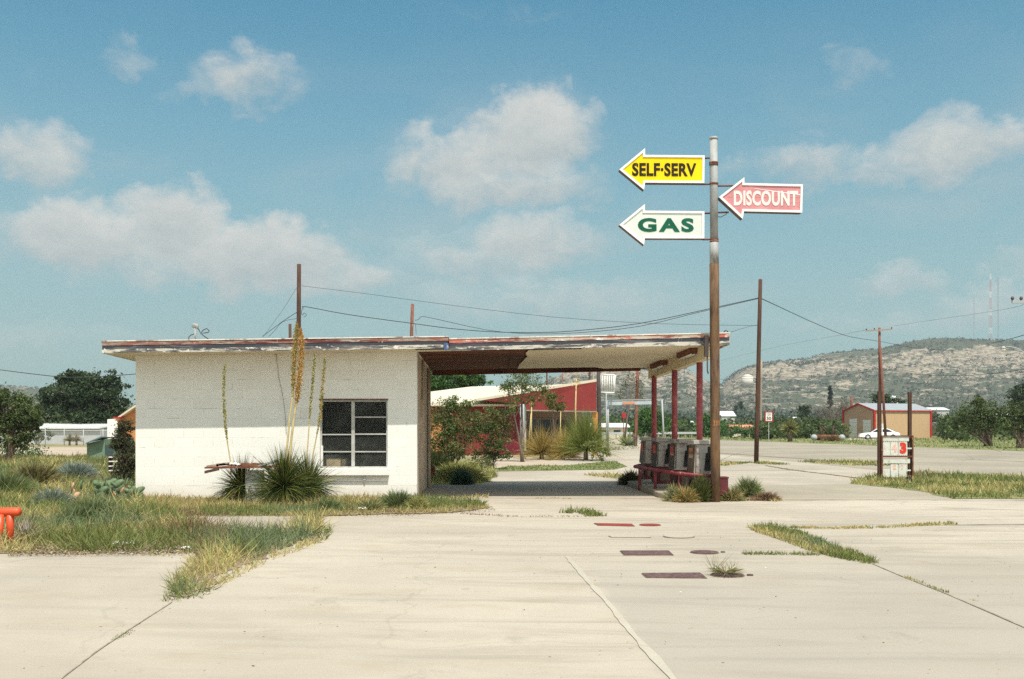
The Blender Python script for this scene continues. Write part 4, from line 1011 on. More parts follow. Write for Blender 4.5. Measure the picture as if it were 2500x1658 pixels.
signy('arrow_sign', [(1512, 549.4), (1573.8, 499), (1573.8, 515), (1719, 516.6), (1718.8, 582.6), (1573.8, 582.2), (1572, 598)], 'white arrow sign with green letters reading GAS', 'signw', 'GAS', (1557, 1693.5, 532.5, 566.5), 'green', .042, 'b', [(1716, 1745, 520), (1716, 1745, 584)])
dsc = signy('arrow_sign', [(1754.6, 482), (1816.6, 433.4), (1816.6, 447.6), (1959.2, 451), (1957.5, 519.6), (1815.6, 516.3), (1812.6, 535)], 'faded pink arrow sign with white letters reading DISCOUNT', 'pink', 'DISCOUNT', (1791, 1947.5, 465.5, 502.5), 'wletter', .040, 'c', [(1750, 1802, 453), (1750, 1780, 518)])
q0, q1 = onY(1842, 461, PY - .06), onY(1956, 476, PY - .06)   # torn strip across the top of the faded face
MB().prism([(q0.x, PY - .056, q0.z + .012), (q1.x, PY - .056, q1.z + .01), (q1.x, PY - .056, q1.z - .01), (q0.x, PY - .056, q0.z + .004)], (0, .004, 0)).build('torn_edge', M['framew'], dsc)
for a_, b_, c_ in ((1775, 1954, 479), (1800, 1954, 492)):
    q0, q1 = onY(a_, c_, PY - .06), onY(b_, c_ + 3, PY - .06)
    MB().box(q0.x, q1.x, PY - .0545, PY - .0525, q1.z, q1.z + .008).build('panel_seam', M['terra'], dsc)
MB().tube([onY(1750, 529, PY), onY(1760, 530, PY), onY(1772, 524, PY), onY(1776, 519, PY)], .008, 5).build('loose_cable', M['wire'], dsc, True)

# ================================================================== PRICE SIGN
q = gnd(2149, 1172); py_ = q.y
ps = thing('price_sign', (onY(2188, 1, py_).x, py_, 0), 'rusty two-post price sign with worn white panels reading 43', 'sign')
XP = lambda p: onY(p, 1, py_).x
ZPp = lambda p: onY(2188, p, py_).z
MB().box(XP(2144.5), XP(2152), py_, py_ + .09, 0, ZPp(955)).build('post', M['wood'], ps)
MB().box(XP(2219.5), XP(2227), py_ + .02, py_ + .11, 0, ZPp(957)).build('post', M['wood'], ps)
fm = MB(); y0, y1 = py_ - .07, py_ - .02
for a, b, c_, d in ((2150.5, 2153.5, 1063, 1170), (2225, 2228, 1063, 1176), (2153.5, 2225, 1063, 1065.5), (2153.5, 2225, 1113, 1116.5), (2153.5, 2225, 1166.5, 1170)):
    fm.box(XP(a), XP(b), y0, y1, ZPp(d), ZPp(c_))
fm.build('frame', M['rust'], ps)
yq = py_ - .045
def board(a, b, c_, d, nm='panel', m='panelw'): return MB().box(XP(a), XP(b), yq, yq + .012, ZPp(d), ZPp(c_)).build(nm, M[m], ps)
board(2154.5, 2217.5, 1065.7, 1077, 'header_panel'); board(2155, 2220, 1119.5, 1131, 'header_panel')
for a, b in ((2154.5, 2171.3), (2172.8, 2190.5), (2192, 2213)): board(a, b, 1078, 1111.5, 'number_panel')
board(2152.8, 2171.5, 1145, 1165, 'number_panel')
for a, b in ((2173, 2191), (2193, 2211.5)): board(a, b, 1133, 1165.5, 'number_panel')
board(2213.2, 2224.5, 1093, 1096.5, 'catch'); board(2212.5, 2222, 1146.5, 1150, 'catch')
# hooks along the panel edges
hk = MB()
for row, (a, b) in ((1112.3, (2154, 2214)), (1131.8, (2173, 2212)), (1077.4, (2155, 2213))):
    for k in range(13):
        x = XP(a + (b - a) * k / 12); hk.box(x - .006, x + .006, yq - .012, yq - .001, ZPp(row + 1.2), ZPp(row - .8))
hk.build('hooks', M['insul'], ps)
text_obj('numeral', '4', XP(2175.5), XP(2188), ZPp(1105), ZPp(1081), yq - .001, M['faded'], ps, .03, .004)
text_obj('numeral', '3', XP(2195), XP(2211.3), ZPp(1108), ZPp(1080), yq - .001, M['red3'], ps, .075, .004)
text_obj('numeral', '1', XP(2179), XP(2186), ZPp(1146), ZPp(1135), yq - .001, M['faded'], ps, .03, .004)
text_obj('numeral', '7', XP(2198), XP(2207), ZPp(1147), ZPp(1135), yq - .001, M['faded'], ps, .02, .004)
q = gnd(2217, 1183)
wl = tag(MB().tube([(q.x - .03, q.y, .1), (q.x + .07, q.y, .1)], .1, 18).build('wheel', M['tyre'], ps), None)
MB().tube([(q.x - .036, q.y, .1), (q.x - .03, q.y, .1)], .055, 14).build('rim', M['rim'], wl).location = (0, 0, 0)
MB().box(XP(2152), XP(2226), py_ - .03, py_ + .03, .10, .14).build('axle_bar', M['rust'], ps)

# ================================================================== FOREGROUND RED GUARD
y = gnd(25, 1335).y
g0 = thing('pipe_guard', (onY(0, 1, y).x, y, 0), 'bright orange red steel pipe guard at the left edge of the frame', 'railing')
z1 = onY(20, 1252, y).z
MB().tube([(onY(-190, 1, y).x, y + .3, z1), (onY(-20, 1, y).x, y + .02, z1 + .005), (onY(44, 1, y).x, y, z1 + .012), (onY(49.5, 1, y).x, y, z1 + .012)], [.058, .058, .056, .045], 16).build('top_rail', M['orange'], g0, True)
for a, b, dy_, r_ in ((27, 25, .03, (.050, .036)), (-4, -5, -.10, (.042, .040)), (-120, -126, .2, (.05, .035))):
    x0, x1 = onY(a, 1, y + dy_).x, onY(b, 1, y + dy_).x
    MB().tube([(x0, y + dy_ * .3, z1 - .02), (x0 + (x1 - x0) * .5, y + dy_ * .6, z1 * .5), (x1, y + dy_, -.02)], [r_[0], (r_[0] + r_[1]) / 2, r_[1]], 14).build('leg', M['orange'], g0, True)

# ================================================================== COVERS IN THE FORECOURT
def cover(pts, label, m='cover', nm='access_cover', shape=0):
    P = [gnd(*q) for q in pts]; c = sum(P, Vector()) / len(P)
    t = thing(nm, (c.x, c.y, 0), label, 'cover')
    MB().prism([(q.x, q.y, .0065) for q in P], (0, 0, .010)).build('plate', M[m], t)
    rim = [(c + (q - c) * 1.035) for q in P]
    MB().prism([(q.x, q.y, .0045) for q in rim], (0, 0, .006)).build('rim', M['crack'], t)
def roundcover(cx_, cy_, hw, label, m='cover', nm='manhole_cover'):
    c = gnd(cx_, cy_); r = hw / F * (EYE * F / (cy_ - HOR)); t = thing(nm, (c.x, c.y, 0), label, 'cover')
    cir = lambda r: [(c.x + r * math.cos(a), c.y + r * math.sin(a)) for a in np.linspace(0, 2 * math.pi, 28)[:-1]]
    MB().prism([(x, y, .0065) for x, y in cir(r)], (0, 0, .012)).build('plate', M[m], t)
    MB().prism([(x, y, .0045) for x, y in cir(r * 1.07)], (0, 0, .006)).build('rim', M['crack'], t)
    return c
cover([(1451, 1279.5), (1542, 1281), (1549, 1286.5), (1461, 1284.5)], 'red painted rectangular cover plate, farthest in the row', 'coverred')
cover([(1487, 1310.5), (1582, 1310.5), (1588, 1314), (1493, 1313.5)], 'pale concrete-filled rectangular cover, second farthest in the row', 'seam')
cover([(1515, 1347), (1632, 1347), (1643, 1357.5), (1525, 1357.5)], 'dark brown rectangular cover plate, second nearest in the row')
cover([(1568, 1402.5), (1709, 1401.5), (1724, 1414), (1580, 1412.5)], 'largest dark brown rectangular cover plate, nearest in the row')
roundcover(1587, 1283.3, 25, 'red round cover beside the red rectangular plate', 'coverred')
roundcover(1657, 1311.5, 36, 'worn pale round cover with a faint rust rim', 'seam')
roundcover(1720, 1350.5, 33, 'brown round cover beside the second nearest plate')
mc = roundcover(1776, 1406, 39, 'round dark cover with weeds growing out, beside the nearest plate')
roundcover(1765, 1350, 5.5, 'tiny round cap right of the brown round cover'); roundcover(1831, 1406.5, 7.5, 'small round cap right of the weedy cover')
wd_ = thing('weed', (mc.x - .13, mc.y, .02), 'spindly weed growing from the round cover', 'weed')
rosette(wd_, 'stems', (0, 0, 0), 34, .20, .004, (GREEN * .8, BROWN, STRAW), 5, 35, 90, .2)
o = wd_.children[0]; o.location = (0, 0, 0)
rosette(wd_, 'leaves', (.1, 0, 0), 60, .07, .006, (LIME, GREEN, STRAW), 6, 10, 80, .4).location = (.06, 0, 0)
wd2 = thing('weed', (mc.x - .02, mc.y - .02, .02), 'flat mat of small leaves around the rim of the weedy round cover', 'weed')
rosette(wd2, 'leaves', (0, 0, 0), 160, .16, .010, (GREEN * .7, BROWN, LIME * .8), 8, 0, 25, .2).location = (0, 0, 0)

# ================================================================== SOTOL BED, BROKEN TABLE
SOTP = (np.array((.065, .10, .022)), np.array((.035, .055, .014)), np.array((.20, .22, .05)), np.array((.30, .24, .09)), np.array((.02, .03, .01)))
def sotol(px, py, Y, r, label, seed, n=620, **k):
    c = onY(px, py, Y)
    t = thing('sotol_plant', (c.x, Y, 0), label, 'plant')
    rosette(t, 'leaves', (0, 0, .30), n, r, .015, SOTP, seed, -40, 86, .42, (.34, .24, .22, .10, .10), core=.22)
    t.children[0].location = (0, 0, 0)
    rosette(t, 'dead_leaves', (0, 0, .2), n // 6, r * .8, .012, (STRAW * .8, BROWN, (.5, .35, .2)), seed + 50, -50, 5, .5).location = (0, 0, 0)
    MB().tube([(c.x, Y, -.02), (c.x, Y, .30)], [.12, .09], 9).build('trunk', M['bark'], t, True)
    return t, c
s1, c1 = sotol(693, 1172, 20.15, .84, 'large sotol with spiky leaves left of the window, biggest clump in the bed', 31, 1500)
s2, c2 = sotol(752, 1162, 20.45, .68, 'pale green sotol just below the left side of the window', 32, 800)
s3, c3 = sotol(590, 1185, 20.45, .58, 'small dark sotol under the left end of the broken table top', 33, 800)
def stalk(t, P, Y, r0, r1, bloom, pal, bw, dens, seed, spread=.05):
    pts = [onY(x, y, Y) for x, y in P]; n = len(pts)
    MB().tube(pts, [r0 + (r1 - r0) * i / (n - 1) for i in range(n)], 7).build('flower_stalk', M['stalk'], t, True)
    rng = np.random.default_rng(seed); cum = [0]
    for i in range(n - 1): cum.append(cum[-1] + (pts[i + 1] - pts[i]).length)
    L = cum[-1]; u = rng.uniform(bloom, 1, int(dens * L * (1 - bloom))); arr = np.array([list(p) for p in pts])
    c = np.stack([np.interp(u * L, cum, arr[:, k]) for k in range(3)], 1)
    wdt = bw * np.clip(np.minimum((u - bloom) / .12, (1.02 - u) / .1), .25, 1)
    c += rng.normal(size=c.shape) * wdt[:, None] * .5
    V, Q = leaf_quads(c, .026, rng, 0, .8)
    col = np.array(pal)[rng.integers(0, len(pal), len(c))] * rng.uniform(.7, 1.3, (len(c), 1))
    np_mesh('flower_spike', V, Q, M['foliage'], t, np.repeat(np.clip(col, .01, .9), 4, 0))
M['stalk'] = mat('flower_stalk', (.52, .42, .20), .7, .15, 8)
OCH = ((.50, .27, .06), (.62, .40, .12), (.42, .22, .05), (.36, .33, .10)); OL = ((.28, .28, .08), (.45, .40, .15), (.20, .22, .06))
stalk(s3, [(564, 1160), (563, 1127), (556, 1085), (551, 1045), (547, 1000), (546, 960), (547, 920), (550, 888)], 20.3, .014, .008, .28, OL, .032, 620, 1)
stalk(s1, [(697, 1150), (699, 1108), (704, 1060), (707, 1020), (713, 981), (716, 930), (719, 860), (724.5, 786)], 20.1, .022, .012, .5, OCH[1:] + OL[:1], .055, 1500, 2)
stalk(s1, [(706, 1140), (708, 1104), (714, 1050), (720, 1005), (726, 968), (731, 920), (735.5, 871), (736, 830), (734, 801)], 20.05, .026, .012, .42, OCH[:3], .062, 1700, 3)
stalk(s2, [(749, 1150), (750, 1108), (754, 1050), (758, 990), (763, 939), (766, 900), (768.5, 864)], 20.4, .014, .007, .40, OL, .03, 560, 4)
stalk(s2, [(758, 1150), (763, 1116), (774, 1060), (782, 1015), (786, 960), (790, 910), (794, 868)], 20.4, .014, .007, .32, OL + OCH[:1], .034, 700, 5)
# broken table top on a white pedestal
ty = 20.2
bt = thing('broken_table', (onY(618, 1, ty).x, ty, 0), 'white pedestal carrying a splintered rusty table top among the sotols', 'table')
xx0, xx1 = onY(602, 1, ty).x, onY(636, 1, ty).x
MB().hexa([(xx0, ty, 0), (xx1 + .02, ty, 0), (xx1 + .02, ty + .34, 0), (xx0, ty + .34, 0), (xx0, ty, .66), (xx1, ty, .66), (xx1, ty + .34, .66), (xx0, ty + .34, .66)]).build('pedestal', M['alum'], bt)  # grey colour stands in for the shade under the table top
MB().box(xx0 - .03, xx0 - .004, ty + .02, ty + .09, 0, .70).build('pipe_leg', M['alum'], bt)
rr = random.Random(4)
def plank(a, b, th, y0, y1, m, nm, jag=.01):
    P0, P1 = onY(a[0], a[1], ty), onY(b[0], b[1], ty); n = 14; mb = MB(); up_, dn = [], []
    for i in range(n + 1):
        u = i / n; x = P0.x + (P1.x - P0.x) * u; z = P0.z + (P1.z - P0.z) * u
        up_.append((x, z + rr.uniform(0, jag))); dn.append((x, z - th - rr.uniform(0, jag)))
    out_ = up_ + dn[::-1]
    mb.prism([(x, y0, z) for x, z in out_], (0, y1 - y0, 0)); mb.build(nm, M[m], bt)
plank((504, 1140), (700, 1137), .028, ty - .14, ty + .10, 'rust', 'table_plank')
plank((500, 1139), (560, 1131), .02, ty + .11, ty + .40, 'paleWood', 'table_plank', .02)
plank((524, 1134), (640, 1134), .018, ty + .11, ty + .30, 'redwood', 'splintered_edge', .03)
plank((560, 1131), (585, 1133), .012, ty + .0, ty + .2, 'white', 'paint_flake', .02)
plank((505, 1149), (540, 1141), .05, ty - .17, ty - .142, 'wood', 'hanging_board', .006)
plank((632, 1137), (672, 1124), .022, ty - .10, ty + .3, 'ltgrey', 'lifted_sheet', .012)

# ---- prickly pears at the wall corner
def pear(px, py, yc, n, r, label, seed, m='pad', sp=.5):
    rr = random.Random(seed); c = gnd(px, py) if yc is None else cam(px, py, yc); c.z = 0
    t = thing('prickly_pear', c, label, 'cactus')
    for i in range(n):
        rad = r * rr.uniform(.7, 1.15); lv = rr.choice((0, 0, 1, 1, 2)); a = rr.uniform(0, 6.28)
        ctr = Vector((c.x + rr.uniform(-sp, sp), c.y + rr.uniform(-.3, .3), rad * .8 + lv * r * 1.25)); tilt = rr.uniform(-.9, .9)
        ux = Vector((math.cos(a), math.sin(a), 0)); uz = (Vector((0, 0, 1)) * math.cos(tilt) + ux * math.sin(tilt)); nn = ux.cross(Vector((0, 0, 1)))
        uz = (uz + nn * rr.uniform(-.35, .35)).normalized(); nn = ux.cross(uz).normalized()
        mb = MB(); vs = []; fs = []; K = 16
        for s_ in (-1, 1):
            for q in range(K):
                b_ = 2 * math.pi * q / K; rr_ = rad * (1 + .22 * math.sin(b_)) * (1 + .04 * math.sin(3 * b_ + seed))
                vs.append(ctr + ux * math.cos(b_) * rr_ * .8 + uz * math.sin(b_) * rad + nn * s_ * .006)
            vs.append(ctr + nn * s_ * .016)
        for s_ in (0, 1):
            o_ = s_ * (K + 1)
            for q in range(K): fs.append((o_ + q, o_ + (q + 1) % K, o_ + K))
        for q in range(K): fs.append((q, (q + 1) % K, K + 1 + (q + 1) % K, K + 1 + q))
        mb.add(vs, fs); mb.build('cactus_pad', M['deadpad'] if rr.random() < .16 or m == 'deadpad' else M[m], t, True)
pear(305, 1222, None, 26, .105, 'green prickly pear leaning on the left corner of the white wall', 1, sp=.42)
pear(262, 1222, None, 16, .105, 'prickly pear with a brown dried pad in the middle of the cactus patch', 2, sp=.3)
pear(222, 1222, None, 12, .10, 'prickly pear with pale spotted pads at the left of the cactus patch', 3, sp=.26)
pear(200, 1232, None, 6, .10, 'dry tan prickly pear pads low in the weeds', 4, 'deadpad', .14)
pear(130, 1150, 31, 16, .11, 'dark green cactus clump in the weeds behind the leafy bush', 5, sp=.6)

# ---- shrubs standing in the beds
def shrub(px, py, r, h, label, seed, pal, n=900, w_=.006, elo=15, droop=.25, stems=True, sq=1.0):
    c = gnd(px, py); t = thing('shrub', (c.x, c.y, 0), label, 'shrub')
    rng = np.random.default_rng(seed); k = n
    u = rng.normal(size=(k, 3)); u /= np.linalg.norm(u, axis=1, keepdims=True); u[:, 2] = np.abs(u[:, 2])
    rad = rng.uniform(.25, 1, k) ** .5
    tip_ = u * rad[:, None] * np.array((r, r * sq, h))
    base = tip_ * rng.uniform(.35, .75, (k, 1)) * np.array((1, 1, .9))
    d = tip_ - base + rng.normal(size=(k, 3)) * .04; ln = np.linalg.norm(d, axis=1) + .03
    V, Q = ribbons(base, d, ln, np.full(k, max(w_, .0007 * c.length)) * rng.uniform(.6, 1.4, k), rng.uniform(0, droop, k), 2, rng)
    col = np.array(pal)[rng.integers(0, len(pal), k)] * rng.uniform(.65, 1.3, (k, 1))
    V[:, 2] = np.maximum(V[:, 2], .01)
    np_mesh('foliage', V, Q, M['foliage'], t, np.repeat(np.clip(col, .01, .9), 6, 0)).location = (0, 0, 0)
    if stems:
        mb = MB(); rr = random.Random(seed)
        for _ in range(9):
            a = rr.uniform(0, 6.28); mb.tube([(c.x, c.y, 0), (c.x + math.cos(a) * r * .3, c.y + math.sin(a) * r * .3, h * .4), (c.x + math.cos(a) * r * .6, c.y + math.sin(a) * r * .6, h * .7)], [.009, .006, .003], 5, False)
        mb.build('stems', M['bark'], t, True)
    return t
SAGE = ((.27, .31, .27), (.21, .26, .21), (.33, .36, .31)); TL = (TEAL, TEAL * .8, GREEN * 1.1); OLV = (GREEN * .8, BROWN, GREEN * .6, STRAW * .7)
shrub(187, 1172, .75, .62, 'silvery grey sagebrush in the weeds beside the green shed', 1, SAGE, 2600, .010)
shrub(128, 1238, .50, .42, 'small blue grey shrub below the sagebrush', 2, (*SAGE, TEAL), 1500)
shrub(225, 1262, .62, .36, 'teal green feathery shrub before the cactus patch', 3, TL, 2600)
shrub(190, 1275, .4, .30, 'second teal feathery shrub, left of the larger one', 4, TL, 1400)
shrub(85, 1190, .85, .75, 'tall brownish leafy bush at the left of the weed field', 5, OLV, 2600, .016)
shrub(15, 1210, .9, .6, 'teal green weed mound at the left edge of the weed field', 6, TL, 2200, .010)
shrub(275, 1215, .3, .5, 'pale grey shrub behind the cactus patch', 7, SAGE, 900)
shrub(60, 1325, .22, .36, 'grey dry twiggy weed at the foot of the orange red guard', 8, ((.4, .34, .28), (.28, .22, .17), (.5, .45, .38)), 420, .004)
shrub(970, 1240, .42, .36, 'teal weed mound in front of the wall right of the window', 9, TL, 2400, .006)
shrub(1020, 1244, .26, .26, 'straw green weed clump at the right end of the wall bed', 10, (GREEN, STRAW, LIME), 900)
shrub(905, 1246, .34, .20, 'olive weed clump below the right half of the window', 11, (GREEN, TEAL, STRAW), 1000)
shrub(800, 1246, .40, .24, 'blue green weed clump below the left half of the window', 12, (TEAL, GREEN), 1100)
shrub(1826, 1214, .38, .50, 'teal weed with yellow flower heads right of the sign pole', 13, (TEAL, TEAL * .8, TEAL, LIME * 1.2), 1500)
shrub(1872, 1222, .30, .17, 'dark brown dead tumbleweed at the right end of the island bed', 14, (BROWN, BROWN * .6, (.30, .15, .09)), 1300, .005)
shrub(1784, 1223, .36, .34, 'low olive weeds between the sign pole and the teal weed', 15, (GREEN, STRAW, BROWN), 700)
shrub(1712, 1225, .30, .62, 'dense green grass clump leaning against the sign pole', 16, (GREEN * .7, GREEN * .5, GREEN * .8), 2400, .008)
shrub(1674, 1226, .33, .36, 'straw coloured grass clump left of the sign pole', 17, (STRAW, (.5, .3, .12), GREEN), 1200, .006)
shrub(1645, 1224, .26, .40, 'grey green grass clump at the left corner of the island', 18, (GREEN, GREY, STRAW), 900, .006)
shrub(1540, 1184, .38, .42, 'dark shrub at the far left corner of the pump island', 19, (GREEN * .35, BROWN * .5, GREEN * .5), 1400, .010)
shrub(1128, 1183, .36, .44, 'small dark teal juniper at the edge of the canopy shadow', 20, (np.array((.05, .10, .06)), np.array((.08, .14, .09))), 2600, .008)
shrub(1118, 1176, 1.0, .62, 'big yellow green grass mound behind the canopy shadow', 21, (LIME, STRAW, GREEN, LIME * 1.15), 5200, .010)
shrub(1063, 1150, .75, .9, 'dark green round bush seen right behind the building corner', 22, (GREEN * .5, GREEN * .7, TEAL * .5), 2600, .016)

# ================================================================== POLES AND CABLES
def upole(px, ytop, yc, base_px, r, m, label, nm='utility_pole'):
    a = cam(px, ytop, yc); b = cam(base_px, HOR, yc)
    t = thing(nm, (b.x, b.y, 0), label, 'pole')
    pts = [Vector((b.x, b.y, -.1)).lerp(a, i / 4) for i in range(5)]
    MB().tube(pts, [r * (1.12 - .24 * i / 4) for i in range(5)], 10).build('shaft', M[m], t, True)
    return t, a
def crossarm(t, c, half, ang, m='paleWood', nins=3, droop=0.0):
    ax = Vector((math.cos(ang), math.sin(ang), 0)); ay = Vector((-ax.y, ax.x, 0))
    a = c - ax * half + Vector((0, 0, -droop)); b = c + ax * half + Vector((0, 0, droop)); n_ = ay * .05
    MB().hexa([a - n_ - Vector((0, 0, .06)), b - n_ - Vector((0, 0, .06)), b + n_ - Vector((0, 0, .06)), a + n_ - Vector((0, 0, .06)),
               a - n_ + Vector((0, 0, .06)), b - n_ + Vector((0, 0, .06)), b + n_ + Vector((0, 0, .06)), a + n_ + Vector((0, 0, .06))]).build('crossarm', M[m], t)
    P = []
    for s_ in ([-.97, -.35, .97] if nins == 3 else [-.97, -.5, .5, .97]):
        q = c + ax * half * s_ + Vector((0, 0, droop * s_ + .06)); P.append(q + Vector((0, 0, .16)))
        MB().tube([q, q + Vector((0, 0, .08)), q + Vector((0, 0, .17))], [.03, .08, .05], 8).build('insulator', M['insul'], t, True)
    return P
pA, tA = upole(730, 645, 45, 728, .10, 'wood', 'tallest brown pole rising behind the middle of the station roof')
pC, tC = upole(1007, 742, 56, 996, .10, 'redwood', 'leaning short pole behind the right part of the station roof')
upole(708, 791, 82, 711, .13, 'wood', 'short pole top just left of the tallest pole over the roof')
pB, tB = upole(1856.5, 682, 44, 1846, .092, 'wood', 'dark slender pole leaning slightly on the concrete right of the sign pole')
upole(1859, 880, 150, 1857, .16, 'paleWood', 'pale distant pole directly behind the dark slender pole')
pD, tD = upole(2147, 800, 100, 2149, .13, 'redwood', 'utility pole with a wooden crossarm behind the price sign')
bD = MB().tube([cam(2149, 845, 99.6), cam(2163, 1082, 99.6)], [.10, .15], 8).build('brace_pole', M['redwood'], pD, True)
insD = crossarm(pD, cam(2146, 806, 99.7), 1.35, .12, 'paleWood', 3, .09)
pE, tE = upole(2516, 700, 45, 2514, .13, 'redwood', 'utility pole with crossarm and street lamp at the right edge')
insE = crossarm(pE, cam(2505, 737, 44.8), .62, 0, 'ltgrey', 3)
arm = [cam(x, y, 44.7) for x, y in ((2516, 880), (2500, 861), (2485, 851), (2468, 847), (2455, 846))]
MB().tube(arm, .022, 7).build('lamp_arm', M['ltgrey'], pE, True)
q = cam(2449.5, 851, 44.7)
MB().tube([q + Vector((0, 0, .10)), q + Vector((0, 0, .03)), q - Vector((0, 0, .02))], [.05, .10, .10], 12).build('lamp_head', M['ltgrey'], pE, True)
MB().tube([q - Vector((0, 0, .02)), q - Vector((0, 0, .10)), q - Vector((0, 0, .14))], [.095, .08, .03], 12).build('lamp_lens', M['cream'], pE, True)
upole(1557, 898, 84, 1551, .14, 'redwood', 'reddish pole seen under the canopy behind the grey sign frame')
upole(1440, 893, 120, 1437, .13, 'wood', 'dark twin pole over the right end of the red building roof')
upole(1448.5, 893, 122, 1448, .11, 'paleWood', 'paler twin pole over the right end of the red building roof')
upole(1335, 897, 110, 1335, .10, 'wood', 'thin pole above the middle of the red building roof')
upole(2079, 968, 175, 2079, .22, 'redwood', 'red brown pole stump behind the tan metal building')
upole(1373, 903, 60, 1373, .035, 'redwood', 'thin brown pipe mast above the red wedge roof', 'pipe_mast')
Wg = 'overhead cables'
wirepx('overhead_cable', [(740, 752), (748, 749), (850, 768), (1002, 789), (1100, 802), (1200, 810), (1300, 812), (1400, 808), (1560, 790), (1740, 752), (1853, 727)], (45, 44), .016, 'sagging cable from the tallest roof pole to the dark slender pole', Wg)
wirepx('overhead_cable', [(1013, 782), (1022, 780), (1030, 773), (1060, 778), (1190, 806), (1300, 815), (1420, 812), (1560, 797), (1700, 764), (1852, 729)], (56, 44), .013, 'second sagging cable, starting at the leaning short pole', Wg)
wirepx('overhead_cable', [(737, 698), (900, 718), (1100, 745), (1350, 774), (1600, 790), (1850, 795)], (45, 44), .008, 'thin straight wire high from the tallest roof pole', Wg)
wirepx('overhead_cable', [(1859, 729), (1900, 748), (1980, 785), (2060, 818), (2110, 828), (2150, 834), (2240, 850), (2330, 856)], (44, 140), .022, 'cable descending right from the dark slender pole past the crossarm pole', Wg)
wirepx('overhead_cable', [(724, 763), (690, 785), (640, 822)], (45, 60), .015, 'short cable running down left from the tallest roof pole', Wg)
wirepx('overhead_cable', [(724, 703), (690, 757), (648, 815), (643, 824)], (45, 60), .007, 'thin guy wire down left of the tallest roof pole', Wg)
wirepx('overhead_cable', [(723, 778), (690, 786), (668, 810), (655, 823)], (45, 60), .010, 'lower drooping cable left of the tallest roof pole', Wg)
wirepx('cable_coil', [(741, 752), (736, 760), (738, 770), (743, 764), (748, 770), (741, 775)], (44.8, 44.8), .012, 'coiled loose cable end hanging on the tallest roof pole', None)
wirepx('cable_coil', [(1014, 790), (1015, 800), (1016, 817)], (56, 56), .010, 'short loose wire hanging beside the leaning short pole', None)
wirepx('overhead_cable', [(-80, 893), (0, 903), (80, 913), (160, 921), (240, 920), (332, 913)], (60, 60), .022, 'cable crossing the sky at left above the pine', Wg)
wirepx('overhead_cable', [(1850, 1030 - 105), (1760, 926), (2000, 920), (2150, 905), (2250, 915), (2380, 916), (2500, 902), (2600, 890)][1:], (150, 60), .022, 'long low cable drawn across the hillside at right', Wg)
wirepx('overhead_cable', [(2182, 796), (2260, 784), (2370, 768), (2470, 752), (2520, 735)], (100, 45), .008, 'faint wire from the crossarm pole up to the right edge', Wg)
wirepx('overhead_cable', [(2112, 806), (2030, 822), (1900, 846), (1760, 880)], (100, 220), .012, 'faint wire from the crossarm pole toward the hills at left', Wg)
wirepx('overhead_cable', [(2420, 838), (2460, 829), (2500, 818), (2560, 800)], (120, 60), .03, 'dark cable rising at the right edge above the street lamp', Wg)
wirepx('overhead_cable', [(1784, 811), (1800, 806), (1820, 800), (1847, 793)], (21.2, 44), .006, 'thin wire from the canopy corner to the dark slender pole', Wg)

# ================================================================== RED BUILDING BEHIND
rb = thing('red_building', cam(1180, HOR, 58) - Vector((0, 0, EYE)), 'red metal roadside building with cream roof and wedge shaped canopy seen under the station canopy', 'building')
def quad_prism(P, back, nm, m, parent, **k):
    return MB().prism(P, back).build(nm, M[m], parent, **k)
D57 = 57.0
c57 = lambda x, y, d=D57: cam(x, y, d)
bk = Vector((0, 9, 0))
def base0(v): return Vector((v.x, v.y, -.02))
quad_prism([base0(c57(960, HOR)), base0(c57(1272, HOR)), c57(1272, 985), c57(960, 983)], bk, 'wall', 'redwall', rb)
f = -.006
quad_prism([c57(1075, 1004, 56.95), c57(1255, 1006, 56.95), c57(1255, 1009, 56.95), c57(1075, 1007, 56.95)], Vector((0, .045, 0)), 'wall_trim', 'dkred', rb)
a, b = c57(1222, HOR, 56.96), c57(1272, HOR, 56.96)
quad_prism([base0(a), base0(b), c57(1272, 990, 56.96), c57(1222, 990, 56.96)], Vector((0, .035, 0)), 'dark_wall_section', 'dkred', rb)
a, b = c57(1000, HOR, 56.96), c57(1083, HOR, 56.96)
quad_prism([Vector((a.x, a.y, .2)), Vector((b.x, b.y, .2)), c57(1083, 1012, 56.96), c57(1000, 1008, 56.96)], Vector((0, .035, 0)), 'orange_wall_panel', 'orangewall', rb)
# cream roof: eave at the front rising to a ridge behind
E0, E1 = c57(955, 986, 56.5), c57(1292, 987, 56.5); R0, R1 = c57(955, 968, 64), c57(1150, 944, 66)
R2 = c57(1300, 940, 66)
MB().prism([E0, E1, R2, R1, c57(1040, 958, 65.5), R0], (0, 0, -.12)).build('roof', M['cream'], rb)
# wedge canopy
wt = [c57(1160, 976, 56.2), c57(1456, 932.5, 55.5), c57(1456, 1003.5, 55.5), c57(1285, 1000, 56.0), c57(1285, 988, 56.0)]
quad_prism(wt, Vector((0, .25, 0)), 'wedge_fascia', 'redwall', rb)
tl, tr = wt[0] + Vector((0, .25, 0)), wt[1] + Vector((0, .25, 0))
up_ = Vector((0, 0, .16))
MB().prism([wt[0] + up_ * .3, wt[1] + up_, wt[1] + Vector((-1.2, 11, .1)), wt[0] + Vector((0, 10, 1.0))], (0, 0, -.14)).build('wedge_roof', M['cream'], rb)
quad_prism([c57(1285, 1000.3, 55.98), c57(1457, 1003.8, 55.45), c57(1457, 1006.5, 55.45), c57(1285, 1003.5, 55.98)], Vector((0, .3, 0)), 'lower_trim', 'paleWood', rb)
quad_prism([base0(c57(1285, HOR, 58.5)), base0(c57(1420, HOR, 58.5)), c57(1420, 1003, 58.5), c57(1285, 1002, 58.5)], Vector((0, .2, 0)), 'recessed_wall', 'brownwall', rb)
